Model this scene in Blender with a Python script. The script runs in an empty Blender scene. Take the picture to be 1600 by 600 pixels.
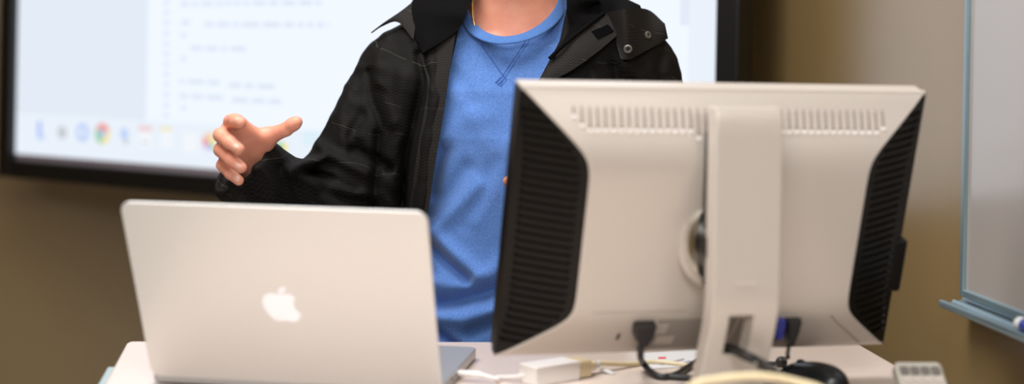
import bpy, bmesh, math, random
import numpy as np
from mathutils import Vector, Matrix
random.seed(7); RNG = np.random.RandomState(11)
S = bpy.context.scene; C = S.collection
R_ = math.radians
ZC = 1.346                       # eye height
TZ = ZC - .396                   # desk top height
ROOM = R_(6.0)                   # the room's axes are turned 6 degrees from the view axis

# ------------------------------------------------------------------ camera
cam = bpy.data.cameras.new('camera'); co = bpy.data.objects.new('camera', cam); C.objects.link(co)
FPX = 2370.0; CX, CY = 800.0, 92.0; ROLL = R_(1.1)
cam.sensor_fit = 'HORIZONTAL'; cam.sensor_width = 36.0; cam.lens = FPX / 1600 * 36
cam.shift_x = 0; cam.shift_y = -(300 - CY) / 1600
co.matrix_world = Matrix.Translation((0, 0, ZC)) @ Matrix.Rotation(R_(90), 4, 'X') @ Matrix.Rotation(ROLL, 4, 'Z')
cam.dof.use_dof = True; cam.dof.focus_distance = 2.20; cam.dof.aperture_fstop = 1.75
cam.clip_start = .05
S.camera = co
# ------------------------------------------------------------------ colour and world
S.view_settings.view_transform = 'Standard'; S.view_settings.look = 'None'
S.view_settings.gamma = 1; S.view_settings.use_curve_mapping = False
S.view_settings.exposure = 0.0
w = bpy.data.worlds.new('world'); S.world = w; w.use_nodes = True
w.node_tree.nodes['Background'].inputs[0].default_value = (.9, .8, .68, 1)
w.node_tree.nodes['Background'].inputs[1].default_value = .05

def room(a, b, z=0.0):           # room axes -> world
    c, s = math.cos(ROOM), math.sin(ROOM)
    return Vector((a * c - b * s, a * s + b * c, z))

def area(name, loc, target, sx, sy, power, col):
    l = bpy.data.lights.new(name, 'AREA'); l.shape = 'RECTANGLE'; l.size = sx; l.size_y = sy
    l.energy = power; l.color = col
    o = bpy.data.objects.new(name, l); C.objects.link(o); o.location = loc
    d = Vector(target) - Vector(loc)
    o.rotation_euler = d.to_track_quat('-Z', 'Y').to_euler()
    return o
WARM = (1.0, .995, .985)
area('ceiling_lamp', room(.20, -.30, 2.64), room(.12, 1.0, .4), .6, 1.7, 54, WARM)
area('ceiling_lamp', room(-.30, 1.75, 2.64), room(-.1, 1.85, 0), .9, 1.3, 41, WARM)
area('ceiling_lamp', room(-1.3, -1.6, 2.64), room(-.3, 1.2, .6), 1.6, .8, 56, WARM)

# ------------------------------------------------------------------ pixel helpers (layout measured off the photograph)
_c, _s = math.cos(ROLL), math.sin(ROLL)
def at(px, py, Y):
    a, b = px - CX, py - CY
    return np.array([(a * _c + b * _s) * Y / FPX, Y, ZC - (-a * _s + b * _c) * Y / FPX])
def on_z(px, py, z=TZ):
    p = at(px, py, 1.0); t = (z - ZC) / (p[2] - ZC)
    return np.array([p[0] * t, t, z])
def proj(P):
    u = FPX * P[:, 0] / P[:, 1]; v = -FPX * (P[:, 2] - ZC) / P[:, 1]
    return CX + u * _c - v * _s, CY + u * _s + v * _c

# ------------------------------------------------------------------ materials
def mat(name, col, rough=.5, metal=0.0, spec=.5, emit=None, es=1.0, noise=None, bump=None, coat=0.0, sheen=0.0, sss=0.0):
    m = bpy.data.materials.new(name); m.use_nodes = True
    nt = m.node_tree; b = nt.nodes['Principled BSDF']
    b.inputs['Base Color'].default_value = (*col, 1); b.inputs['Roughness'].default_value = rough
    b.inputs['Metallic'].default_value = metal; b.inputs['Specular IOR Level'].default_value = spec
    if coat: b.inputs['Coat Weight'].default_value = coat; b.inputs['Coat Roughness'].default_value = .2
    if sheen: b.inputs['Sheen Weight'].default_value = sheen; b.inputs['Sheen Roughness'].default_value = .5
    if sss:
        b.inputs['Subsurface Weight'].default_value = sss; b.inputs['Subsurface Radius'].default_value = (.012, .004, .002)
        b.inputs['Subsurface Scale'].default_value = 1.0
    if emit:
        b.inputs['Emission Color'].default_value = (*emit, 1); b.inputs['Emission Strength'].default_value = es
    tc = nt.nodes.new('ShaderNodeTexCoord')
    if noise:                    # (scale, second colour, detail)
        n = nt.nodes.new('ShaderNodeTexNoise'); n.inputs['Scale'].default_value = noise[0]; n.inputs['Detail'].default_value = noise[2]
        nt.links.new(tc.outputs['Object'], n.inputs['Vector'])
        r = nt.nodes.new('ShaderNodeValToRGB'); r.color_ramp.elements[0].position = .35; r.color_ramp.elements[1].position = .65
        r.color_ramp.elements[0].color = (*col, 1); r.color_ramp.elements[1].color = (*noise[1], 1)
        nt.links.new(n.outputs['Fac'], r.inputs[0]); nt.links.new(r.outputs[0], b.inputs['Base Color'])
    if bump:                     # (scale, strength, distance)
        n = nt.nodes.new('ShaderNodeTexNoise'); n.inputs['Scale'].default_value = bump[0]; n.inputs['Detail'].default_value = 4
        nt.links.new(tc.outputs['Object'], n.inputs['Vector'])
        bn = nt.nodes.new('ShaderNodeBump'); bn.inputs['Strength'].default_value = bump[1]; bn.inputs['Distance'].default_value = bump[2]
        nt.links.new(n.outputs['Fac'], bn.inputs['Height']); nt.links.new(bn.outputs[0], b.inputs['Normal'])
    return m

M = {}
M['wall'] = mat('wall_paint', (.27, .18, .075), .27, spec=1.0, noise=(3, (.262, .174, .072), 3), bump=(160, .10, .001))
M['ceiling'] = mat('ceiling_tile', (.62, .58, .5), .9)
M['floor'] = mat('floor_tile', (.52, .48, .43), .45, noise=(30, (.48, .44, .39), 4))
M['base'] = mat('rubber_baseboard', (.03, .026, .022), .5)
M['desk'] = mat('desk_laminate', (.72, .60, .53), .22, spec=.5, noise=(240, (.69, .575, .51), 2))
M['desk_edge'] = mat('desk_edge_band', (.36, .45, .47), .4)
M['desk_body'] = mat('desk_panel', (.20, .17, .14), .5)
M['alu'] = mat('brushed_aluminium', (.80, .785, .765), .42, metal=.35, bump=(900, .05, .0005))
M['alu_dark'] = mat('aluminium_deck', (.50, .50, .50), .42, metal=.6)
M['gasket'] = mat('black_gasket', (.03, .028, .026), .5)
M['key'] = mat('key_black', (.015, .015, .016), .45)
M['glass_dark'] = mat('dark_display_glass', (.01, .01, .012), .08)
M['logo'] = mat('backlit_logo', (.85, .86, .9), .4, emit=(.95, .96, 1.0), es=.22)
M['silver'] = mat('silver_plastic', (.60, .54, .485), .30, metal=.15, bump=(700, .04, .0005))
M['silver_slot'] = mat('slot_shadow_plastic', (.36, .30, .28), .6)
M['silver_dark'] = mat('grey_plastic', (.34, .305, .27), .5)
M['chrome'] = mat('polished_steel', (.8, .78, .72), .16, metal=1)
M['black'] = mat('black_plastic', (.006, .005, .0045), .4, spec=.25)
M['black_soft'] = mat('black_rubber', (.014, .012, .012), .5)
M['vent'] = mat('black_vent_plastic', (.0055, .0043, .0033), .36, spec=.22)
M['blue_plug'] = mat('blue_plastic', (.02, .03, .26), .4)
M['white_plastic'] = mat('white_plastic', (.84, .80, .77), .35)
M['beige'] = mat('beige_plastic', (.72, .60, .40), .4)
M['cream'] = mat('cream_cable', (.78, .66, .42), .4)
M['tag'] = mat('paper_white', (.70, .69, .69), .7)
M['ink_red'] = mat('ink_red', (.75, .12, .14), .6)
M['ink_grey'] = mat('ink_grey', (.38, .34, .40), .6)
M['mouse'] = mat('mouse_black', (.012, .014, .016), .28)
M['remote'] = mat('remote_grey', (.50, .47, .41), .45)
M['remote_key'] = mat('remote_key', (.16, .14, .13), .5)
M['remote_key2'] = mat('remote_key_pale', (.58, .50, .46), .5)
M['frame_black'] = mat('screen_frame_black', (.004, .004, .005), .35)
M['margin'] = mat('screen_margin', (.30, .255, .29), .5)
M['steel_grey'] = mat('painted_steel', (.10, .10, .10), .45, metal=.3)
M['tray'] = mat('anodised_tray', (.30, .40, .44), .34, metal=.7)
M['marker_body'] = mat('marker_white', (.82, .80, .78), .3)
M['marker_cap'] = mat('marker_blue_cap', (.03, .05, .30), .35)
M['gold'] = mat('gold_chain', (.85, .58, .22), .25, metal=1)
M['snap'] = mat('snap_dark_metal', (.26, .25, .23), .35, metal=.7)
M['snap_hole'] = mat('snap_recess', (.02, .018, .016), .5)
M['velcro'] = mat('hook_patch_black', (.002, .0018, .002), .95, spec=.05, bump=(1500, .5, .001))
M['lining'] = mat('collar_lining_black', (.0028, .0026, .0028), .95, spec=.1, bump=(700, .4, .001))
M['hair'] = mat('hair_dark_brown', (.03, .018, .01), .5, bump=(260, .5, .004))
M['eye'] = mat('eye_white', (.75, .72, .68), .2)
M['iris'] = mat('iris_brown', (.07, .035, .015), .2)
M['trouser'] = mat('trouser_denim', (.03, .04, .07), .8, bump=(500, .3, .001))
M['shoe'] = mat('shoe_leather', (.02, .017, .015), .45)
M['sole'] = mat('shoe_sole', (.2, .19, .17), .7)
M['nail'] = mat('fingernail', (.80, .46, .37), .32)
M['skin'] = mat('skin', (.78, .345, .235), .44, spec=.4, noise=(42, (.72, .29, .195), 3), bump=(420, .16, .0006), sss=.12)
def emis(name, col, k=1.0):
    m = bpy.data.materials.new(name); m.use_nodes = True; nt = m.node_tree
    nt.nodes.remove(nt.nodes['Principled BSDF'])
    e = nt.nodes.new('ShaderNodeEmission'); e.inputs[0].default_value = (*col, 1); e.inputs[1].default_value = k
    nt.links.new(e.outputs[0], nt.nodes['Material Output'].inputs[0]); return m
SCR = 1.0
M['scr_main'] = emis('display_white', (.89, .955, 1.10), SCR)
M['scr_side'] = emis('display_sidebar', (.775, .84, .93), SCR)
M['scr_dock'] = emis('display_dock', (.83, .89, .97), SCR)
M['scr_text'] = emis('display_text', (.74, .80, .87), SCR)
M['scr_text2'] = emis('display_text_pale', (.74, .80, .88), SCR)
for k, c in dict(blue=(.16, .32, .95), grey=(.30, .31, .34), ring=(.22, .42, .95), red=(.88, .13, .08), green=(.08, .55, .16), yellow=(.95, .75, .08),
                 pale_red=(.90, .42, .42), white=(.95, .97, 1), purple=(.42, .22, .80), orange=(.95, .45, .10), cyan=(.62, .86, .96)).items():
    M['ic_' + k] = emis('display_icon_' + k, tuple((.30 if k in ('red', 'green', 'yellow', 'blue') else .5) * b_ + (.70 if k in ('red', 'green', 'yellow', 'blue') else .5) * v_ for v_, b_ in zip(c, (.85, .9, .96))), SCR)

def shirt_mat():
    m = mat('heather_blue_jersey', (.085, .19, .50), .92, spec=.15, sheen=.25)
    nt = m.node_tree; b = nt.nodes['Principled BSDF']; tc = nt.nodes.new('ShaderNodeTexCoord')
    mp = nt.nodes.new('ShaderNodeMapping'); mp.inputs['Scale'].default_value = (420, 420, 950); mp.inputs['Rotation'].default_value = (0, R_(14), 0)
    n = nt.nodes.new('ShaderNodeTexNoise'); n.inputs['Scale'].default_value = 1; n.inputs['Detail'].default_value = 3
    nt.links.new(tc.outputs['Object'], mp.inputs[0]); nt.links.new(mp.outputs[0], n.inputs['Vector'])
    r = nt.nodes.new('ShaderNodeValToRGB'); r.color_ramp.elements[0].position = .36; r.color_ramp.elements[1].position = .66
    r.color_ramp.elements[0].color = (.062, .155, .45, 1); r.color_ramp.elements[1].color = (.125, .24, .54, 1)
    nt.links.new(n.outputs['Fac'], r.inputs[0]); nt.links.new(r.outputs[0], b.inputs['Base Color'])
    bn = nt.nodes.new('ShaderNodeBump'); bn.inputs['Strength'].default_value = .25; bn.inputs['Distance'].default_value = .0006
    nt.links.new(n.outputs['Fac'], bn.inputs['Height']); nt.links.new(bn.outputs[0], b.inputs['Normal'])
    return m
M['shirt'] = shirt_mat()
M['rib'] = mat('blue_rib_knit', (.055, .145, .40), .9, spec=.15, noise=(500, (.085, .19, .46), 3), sheen=.2)
M['stitch'] = mat('blue_stitching', (.035, .095, .33), .9)

def jacket_mat(name, base, light, k=1.0):
    m = mat(name, base, .78, spec=.16)
    nt = m.node_tree; L = nt.links; b = nt.nodes['Principled BSDF']
    tc = nt.nodes.new('ShaderNodeTexCoord'); sx = nt.nodes.new('ShaderNodeSeparateXYZ'); L.new(tc.outputs['Object'], sx.inputs[0])
    def mth(op, a, bb=None, c=None):
        n = nt.nodes.new('ShaderNodeMath'); n.operation = op
        for i, v in enumerate((a, bb, c)):
            if v is None: continue
            if isinstance(v, (int, float)): n.inputs[i].default_value = v
            else: L.new(v, n.inputs[i])
        return n.outputs[0]
    nz = nt.nodes.new('ShaderNodeTexNoise'); nz.inputs['Scale'].default_value = 9; nz.inputs['Detail'].default_value = 1; L.new(tc.outputs['Object'], nz.inputs['Vector'])
    warp = mth('MULTIPLY', nz.outputs['Fac'], .05)
    # thin pale ripstop threads far apart
    zz = mth('ADD', sx.outputs[2], warp); xx = mth('ADD', sx.outputs[0], mth('MULTIPLY', nz.outputs['Fac'], .09))
    def lines(v, per, wd): return mth('LESS_THAN', mth('PINGPONG', v, per / 2), wd)
    nz2 = nt.nodes.new('ShaderNodeTexNoise'); nz2.inputs['Scale'].default_value = 26; L.new(tc.outputs['Object'], nz2.inputs['Vector'])
    on = mth('GREATER_THAN', nz2.outputs['Fac'], .52)
    thread = mth('MULTIPLY', lines(mth('ADD', zz, mth('MULTIPLY', xx, .25)), .064, .00028), on)
    # zigzag weave
    tri = mth('PINGPONG', sx.outputs[0], .0035)
    zig = mth('PINGPONG', mth('ADD', mth('ADD', sx.outputs[2], mth('MULTIPLY', tri, .8)), mth('MULTIPLY', sx.outputs[1], .5)), .0024)
    weave = mth('MULTIPLY', mth('LESS_THAN', zig, .0006), .5)
    fac = mth('MULTIPLY', mth('MAXIMUM', mth('MULTIPLY', weave, .35), thread), k)
    mx = nt.nodes.new('ShaderNodeMix'); mx.data_type = 'RGBA'; L.new(fac, mx.inputs[0]); mx.inputs[6].default_value = (*base, 1); mx.inputs[7].default_value = (*light, 1)
    L.new(mx.outputs[2], b.inputs['Base Color'])
    nb = nt.nodes.new('ShaderNodeTexNoise'); nb.inputs['Scale'].default_value = 55; nb.inputs['Detail'].default_value = 5; L.new(tc.outputs['Object'], nb.inputs['Vector'])
    bn = nt.nodes.new('ShaderNodeBump'); bn.inputs['Strength'].default_value = .3; bn.inputs['Distance'].default_value = .003
    L.new(nb.outputs['Fac'], bn.inputs['Height']); L.new(bn.outputs[0], b.inputs['Normal'])
    return m
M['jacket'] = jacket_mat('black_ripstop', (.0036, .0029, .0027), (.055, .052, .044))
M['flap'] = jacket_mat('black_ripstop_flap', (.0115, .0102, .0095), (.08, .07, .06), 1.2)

def board_mat():
    m = mat('whiteboard_enamel', (.37, .335, .31), .14, spec=.9)
    nt = m.node_tree; b = nt.nodes['Principled BSDF']; tc = nt.nodes.new('ShaderNodeTexCoord')
    mp = nt.nodes.new('ShaderNodeMapping'); mp.inputs['Scale'].default_value = (9, 9, 4)
    n = nt.nodes.new('ShaderNodeTexNoise'); n.inputs['Scale'].default_value = 1; n.inputs['Detail'].default_value = 3
    nt.links.new(tc.outputs['Object'], mp.inputs[0]); nt.links.new(mp.outputs[0], n.inputs['Vector'])
    r = nt.nodes.new('ShaderNodeValToRGB'); r.color_ramp.elements[0].position = .56; r.color_ramp.elements[1].position = .72
    r.color_ramp.elements[0].color = (.37, .335, .31, 1); r.color_ramp.elements[1].color = (.33, .315, .335, 1)
    nt.links.new(n.outputs['Fac'], r.inputs[0]); nt.links.new(r.outputs[0], b.inputs['Base Color']); return m
M['board'] = board_mat()

# ------------------------------------------------------------------ object helpers
def thing(name, label, cat, loc=(0, 0, 0), rz=0.0, group=None):
    o = bpy.data.objects.new(name, None); C.objects.link(o); o.empty_display_size = .05
    o.location = loc; o.rotation_euler = (0, 0, rz); o['label'] = label; o['category'] = cat
    if group: o['group'] = group
    return o
def tag(o, label, cat, group=None):
    o['label'] = label; o['category'] = cat
    if group: o['group'] = group
    return o
def world_of(o):
    m = Matrix.Translation(o.location) @ o.rotation_euler.to_matrix().to_4x4()
    return world_of(o.parent) @ m if o.parent else m
def link(name, me, m, parent=None, smooth=False, bevel=0.0, seg=2, origin=None, auto=None):
    """me has world coordinates; parented objects get theirs relative to the parent"""
    for x in (m if isinstance(m, (list, tuple)) else [m]): me.materials.append(x)
    o = bpy.data.objects.new(name, me); C.objects.link(o)
    if parent is not None:
        me.transform(world_of(parent).inverted()); o.parent = parent
    elif origin is not None:
        me.transform(Matrix.Translation(-Vector(origin))); o.location = origin
    if smooth:
        me.polygons.foreach_set('use_smooth', [True] * len(me.polygons))
    if bevel:
        b = o.modifiers.new('bevel', 'BEVEL'); b.width = bevel; b.segments = seg; b.limit_method = 'ANGLE'; b.angle_limit = R_(32)
        b.harden_normals = False
        me.polygons.foreach_set('use_smooth', [True] * len(me.polygons))
    if bevel or auto:
        bm = bmesh.new(); bm.from_mesh(me)
        for e in bm.edges:
            if len(e.link_faces) == 2 and e.calc_face_angle(0) > R_(auto or 32): e.smooth = bool(bevel)
        bm.to_mesh(me); bm.free()
        if bevel: o.modifiers.new('wn', 'WEIGHTED_NORMAL')
    return o

class MB:
    def __init__(s, T=None): s.v = []; s.f = []; s.mi = []; s.T = T or Matrix.Identity(4); s.cur = 0
    def add(s, verts, faces):
        n = len(s.v); s.v += [tuple(s.T @ Vector([float(q) for q in p])) for p in verts]
        s.f += [tuple(i + n for i in f) for f in faces]; s.mi += [s.cur] * len(faces); return s
    def box(s, x0, x1, y0, y1, z0, z1):
        v = [(x, y, z) for x in (x0, x1) for y in (y0, y1) for z in (z0, z1)]
        return s.add(v, [(0, 1, 3, 2), (4, 6, 7, 5), (0, 4, 5, 1), (2, 3, 7, 6), (0, 2, 6, 4), (1, 5, 7, 3)])
    def prism(s, poly, axis, a, b):      # polygon in the two other axes, pushed from a to b
        def P(p, t):
            q = list(p); q.insert(axis, t); return q
        n = len(poly); v = [P(p, a) for p in poly] + [P(p, b) for p in poly]
        f = [tuple(range(n))[::-1], tuple(range(n, 2 * n))] + [(i, (i + 1) % n, n + (i + 1) % n, n + i) for i in range(n)]
        return s.add(v, f)
    def tube(s, pts, r, n=12, cap=True, flat=1.0, up=None):
        pts = [np.array(p, float) for p in pts]; rr = r if hasattr(r, '__len__') else [r] * len(pts)
        v = []; fs = []; t0 = None; N = None
        for i, p in enumerate(pts):
            t = pts[min(i + 1, len(pts) - 1)] - pts[max(i - 1, 0)]; t /= np.linalg.norm(t) + 1e-12
            if N is None:
                a = np.array(up if up is not None else ([0, 0, 1] if abs(t[2]) < .9 else [1, 0, 0]), float); N = a - t * (a @ t)
            else: N = N - t * (N @ t)
            N /= np.linalg.norm(N) + 1e-12; B = np.cross(t, N)
            for k in range(n):
                q = 2 * math.pi * k / n; v.append(p + rr[i] * (N * math.cos(q) * flat + B * math.sin(q)))
        for i in range(len(pts) - 1):
            for k in range(n): fs.append((i * n + k, i * n + (k + 1) % n, (i + 1) * n + (k + 1) % n, (i + 1) * n + k))
        if cap: fs += [tuple(range(n))[::-1], tuple((len(pts) - 1) * n + k for k in range(n))]
        return s.add(v, fs)
    def lathe(s, prof, c, ax, n=28):     # prof (r, t) along ax from c
        c = np.array(c, float); ax = np.array(ax, float); ax /= np.linalg.norm(ax)
        a = np.cross(ax, [0, 0, 1] if abs(ax[2]) < .9 else [1, 0, 0]); a /= np.linalg.norm(a); b = np.cross(ax, a)
        v = []; f = []
        for r, t in prof:
            for k in range(n):
                q = 2 * math.pi * k / n; v.append(c + ax * t + r * (a * math.cos(q) + b * math.sin(q)))
        for i in range(len(prof) - 1):
            for k in range(n): f.append((i * n + k, i * n + (k + 1) % n, (i + 1) * n + (k + 1) % n, (i + 1) * n + k))
        f += [tuple(range(n))[::-1], tuple((len(prof) - 1) * n + k for k in range(n))]
        return s.add(v, f)
    def sphere(s, c, r, n=14, sq=(1, 1, 1)):
        v = []; f = []
        for i in range(1, n):
            for k in range(2 * n):
                th = math.pi * i / n; ph = math.pi * k / n
                v.append((c[0] + r * sq[0] * math.sin(th) * math.cos(ph), c[1] + r * sq[1] * math.sin(th) * math.sin(ph), c[2] + r * sq[2] * math.cos(th)))
        m = 2 * n
        for i in range(n - 2):
            for k in range(m): f.append((i * m + k, (i + 1) * m + k, (i + 1) * m + (k + 1) % m, i * m + (k + 1) % m))
        f += [tuple(range(m)), tuple((n - 2) * m + k for k in range(m))[::-1]]
        return s.add(v, f)
    def grid(s, rows, th=None, close=False):   # rows of points -> sheet; th = thickness vector function
        n = len(rows[0]); v = [p for r in rows for p in r]; f = []
        for i in range(len(rows) - 1):
            for k in range(n - (0 if close else 1)): f.append((i * n + k, i * n + (k + 1) % n, (i + 1) * n + (k + 1) % n, (i + 1) * n + k))
        return s.add(v, f)
    def mesh(s, name='mesh', fix=True):
        me = bpy.data.meshes.new(name); me.from_pydata(s.v, [], s.f)
        me.polygons.foreach_set('material_index', s.mi)
        if fix:
            bm = bmesh.new(); bm.from_mesh(me); bmesh.ops.recalc_face_normals(bm, faces=bm.faces); bm.to_mesh(me); bm.free()
        me.update(); return me
    def build(s, name, m, parent=None, fix=True, **k): return link(name, s.mesh(name, fix), m, parent, **k)

def spline(pts, n=8):            # Catmull-Rom through points
    P = [np.array(p, float) for p in pts]; P = [2 * P[0] - P[1]] + P + [2 * P[-1] - P[-2]]; out = []
    for i in range(1, len(P) - 2):
        for k in range(n):
            t = k / n; a, b, c, d = P[i - 1:i + 3]
            out.append(.5 * ((2 * b) + (c - a) * t + (2 * a - 5 * b + 4 * c - d) * t * t + (-a + 3 * b - 3 * c + d) * t ** 3))
    out.append(P[-2]); return out
def rrect(w, h, r, n=6, x0=0, y0=0):   # rounded rectangle outline centred on x0,y0
    o = []
    for cx, cy, a in ((w / 2 - r, h / 2 - r, 0), (-w / 2 + r, h / 2 - r, 90), (-w / 2 + r, -h / 2 + r, 180), (w / 2 - r, -h / 2 + r, 270)):
        for k in range(n + 1):
            q = R_(a + 90 * k / n); o.append((x0 + cx + r * math.cos(q), y0 + cy + r * math.sin(q)))
    return o
def struct(o): o['kind'] = 'structure'; return o

# ------------------------------------------------------------------ the room
TR = Matrix.Rotation(ROOM, 4, 'Z')
AR, AL, BB, BF, CH = .8387, -3.3, 4.52, -2.9, 2.75     # right wall, left wall, back wall, front wall, ceiling
struct(MB(TR).box(AL - .1, AR + .1, BF - .1, BB + .1, -.1, 0).build('floor', M['floor']))
struct(MB(TR).box(AL - .1, AR + .1, BF - .1, BB + .1, CH, CH + .1).build('ceiling', M['ceiling']))
struct(MB(TR).box(AR, AR + .1, BF - .1, BB + .1, 0, CH).build('wall_right', M['wall']))
struct(MB(TR).box(AL - .1, AL, BF - .1, BB + .1, 0, CH).build('wall_left', M['wall']))
struct(MB(TR).box(AL, AR, BB, BB + .1, 0, CH).build('wall_back', M['wall']))
struct(MB(TR).box(AL, AR, BF - .1, BF, 0, CH).build('wall_front', M['wall']))
struct(MB(TR).box(AL, AR, BB - .012, BB, 0, .1).build('baseboard_back', M['base'], bevel=.003))
struct(MB(TR).box(AR - .012, AR, BF, BB - .012, 0, .1).build('baseboard_right', M['base'], bevel=.003))

# ------------------------------------------------------------------ the desk
fl = on_z(199, 533); fr = on_z(1338, 535)
ux = fr - fl; WD = float(np.linalg.norm(ux)); ux /= WD
drot = math.atan2(ux[1], ux[0])
desk = thing('desk', 'pale pinkish laminate desk carrying the laptop and the monitor', 'desk', ((fl[0] + fr[0]) / 2, (fl[1] + fr[1]) / 2, 0), drot)
TD = Matrix.Translation(desk.location) @ Matrix.Rotation(drot, 4, 'Z')
DD = .80
Ti = TD.inverted()
nl_ = Ti @ Vector(on_z(163, 600)); nr_ = Ti @ Vector(on_z(1399, 570))
xl = lambda y: -WD / 2 + (nl_.x + WD / 2) * y / nl_.y
xr = lambda y: WD / 2 + (nr_.x - WD / 2) * y / nr_.y
MB(TD).prism([(-WD / 2 + .010, 0), (-WD / 2 + .003, -.003), (xl(-.012), -.012), (xl(-DD), -DD), (xr(-DD), -DD), (xr(-.008), -.008), (WD / 2 - .006, 0)], 2, TZ - .03, TZ).build('desk_top', M['desk'], desk, bevel=.003)
MB(TD).box(-WD / 2 + .13, -WD / 2 + .155, -DD + .04, -.04, .0, TZ - .03).build('side_panel', M['desk_body'], desk, bevel=.002)
MB(TD).box(WD / 2 - .055, WD / 2 - .03, -DD + .04, -.04, .0, TZ - .03).build('side_panel', M['desk_body'], desk, bevel=.002)
MB(TD).box(-WD / 2 + .155, WD / 2 - .055, -DD + .06, -DD + .08, .12, TZ - .03).build('front_panel', M['desk_body'], desk, bevel=.002)
MB(TD).box(-WD / 2 + .155, WD / 2 - .055, -.36, -DD + .08, .42, .44).build('shelf', M['desk_body'], desk, bevel=.002)
sl = Ti @ Vector(on_z(168, 573, TZ - .008)); sn = Ti @ Vector(on_z(153, 600, TZ - .008)); sd_ = (sn - sl) / (sn.y - sl.y)
ye = -DD + .03
o = MB(TD).prism([(sl.x, sl.y), (sl.x + sd_.x * (ye - sl.y), ye), (xl(ye) - .001, ye), (xl(sl.y) - .001, sl.y)], 2, TZ - .03, TZ - .008).build('side_ledge', M['desk_edge'], desk, bevel=.002)
o['label'] = 'pale blue grey ledge along the left desk edge'

# ------------------------------------------------------------------ wall screen
YS = 4.06; KS = YS / 4.06; a0 = at(22, 240, YS); a1 = at(1119, 330, YS / 1.40)
sx0, sx1 = a0[:2], a1[:2]; SW = float(np.linalg.norm(sx1 - sx0)); srot = math.atan2(*(sx1 - sx0)[::-1])
SB = a0[2]; SHt = 1.24
scr = thing('display_screen', 'large bright presentation screen with black frame, showing a program window and dock icons', 'screen', (*((sx0 + sx1) / 2), SB), srot)
TS = Matrix.Translation(scr.location) @ Matrix.Rotation(srot, 4, 'Z')      # local x along the screen, -y faces the room
F = .047
fr_ = MB(TS)
for b in ((-SW / 2 - F, -SW / 2, -F - .016, SHt + F), (SW / 2, SW / 2 + F, -F - .016, SHt + F), (-SW / 2, SW / 2, -F - .016, -.016), (-SW / 2, SW / 2, SHt, SHt + F)):
    fr_.box(b[0], b[1], -.018, .05, b[2], b[3])
fr_.build('frame', M['frame_black'], scr, bevel=.003)
MB(TS).box(-SW / 2, SW / 2, .006, .05, -.016, SHt).build('backing_panel', M['margin'], scr)
def plate(name, x0, x1, z0, z1, m, y, lab=None, th=.0012):
    return MB(TS).box(x0, x1, y - th, y, z0, z1).build(name, m, scr)
SL = -SW / 2
def sxz(px, py):                  # photograph pixel -> place on the screen plane
    p = at(px, py, 1.0) - np.array([0, 0, ZC]); n = TS.to_3x3() @ Vector((0, 1, 0)); o = Vector(scr.location)
    t = n.dot(o - Vector((0, 0, ZC))) / n.dot(Vector(p)); q = TS.inverted() @ (Vector((0, 0, ZC)) + Vector(p) * t)
    return q.x, q.z
xs, _ = sxz(228, 100); xd, _ = sxz(1074, 30)
DZ = sxz(150, 184)[1]
plate('sidebar_area', SL, xs, DZ, SHt, M['scr_side'], .006)
plate('document_area', xs, xd, DZ, SHt, M['scr_main'], .006)
plate('edge_area', xd, SW / 2, DZ, SHt, M['scr_dock'], .006)
plate('dock_area', SL, SW / 2, 0, DZ, M['scr_dock'], .006)
x_, z_ = sxz(1068, 40)
plate('scroll_bar', x_ - .010, x_ + .010, z_, z_ + .4, M['scr_side'], .0045)
for (px0, px1, py, seed) in ((280, 345, 6, 1), (350, 500, 5, 2), (281, 300, 35, 3), (318, 512, 38, 4), (296, 382, 75, 5), (278, 345, 127, 6), (355, 430, 133, 7), (278, 350, 150, 8), (360, 440, 156, 9),
                              (281, 289, 55, 3), (281, 289, 92, 3), (281, 289, 168, 3)):   # unreadable lines of small text, one bar per word
    rr = random.Random(seed); x0, z0 = sxz(px0, py); x1, _ = sxz(px1, py); x = x0; tx = MB(TS)
    while x < x1 - .002:
        wd = min(rr.choice((.018, .03, .04, .055)) * KS, x1 - x); tx.box(x, x + wd, .0035, .0046, z0 - .0058 * KS, z0 + .0058 * KS); x += wd + .012 * KS
    tx.build('text_line', M['scr_text'], scr)
ln = MB(TS); rr = random.Random(3)
for i in range(12):
    x0, z0 = sxz(258, 4 + i * 16); ln.box(x0 - .010, x0 + .008, .0035, .0046, z0 - .006, z0 + .006)
ln.build('line_numbers', M['scr_text2'], scr)
def disc(mb, x, z, r0, r1, a0=0, a1=360, y=.0046, th=.0012, n=24):
    k = max(3, int(n * (a1 - a0) / 360)); an = [R_(a0 + (a1 - a0) * i / k) for i in range(k + 1)]
    for i in range(k):
        p = [(x + r * math.cos(a), z + r * math.sin(a)) for r, a in ((r0, an[i]), (r1, an[i]), (r1, an[i + 1]), (r0, an[i + 1]))]
        mb.prism(p if r0 > 0 else p[1:3] + [(x, z)], 1, y - th, y)
IS = .66 * KS
def icon(px, py, *shapes):
    x, z = sxz(px, py); mb = MB(TS); ms = []
    for m, fn in shapes:
        mb.cur = len(ms); ms.append(M['ic_' + m]); fn(mb, x, z)
    mb.build('dock_icon', ms, scr)
def bx(a, b, c, d, y=.0046): return lambda m, x, z: m.box(x + a * IS, x + b * IS, y - .0012, y, z + c * IS, z + d * IS)
def ds(r0, r1, a0=0, a1=360, y=.0046): return lambda m, x, z: disc(m, x, z, r0 * IS, r1 * IS, a0, a1, y)
icon(60, 205, ('blue', bx(-.012, .008, -.03, .04)), ('ring', bx(-.012, .026, -.034, -.012, .0044)))
icon(95, 207, ('grey', ds(0, .026)))
icon(127, 207, ('ring', ds(.014, .037)), ('white', ds(0, .014)))
icon(158, 209, ('red', ds(.017, .041, 20, 150)), ('green', ds(.017, .041, 150, 268)), ('yellow', ds(.017, .041, 268, 380)), ('blue', ds(0, .014)))
icon(192, 209, ('ring', ds(0, .022)), ('grey', bx(.002, .02, -.04, -.016)))
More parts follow.
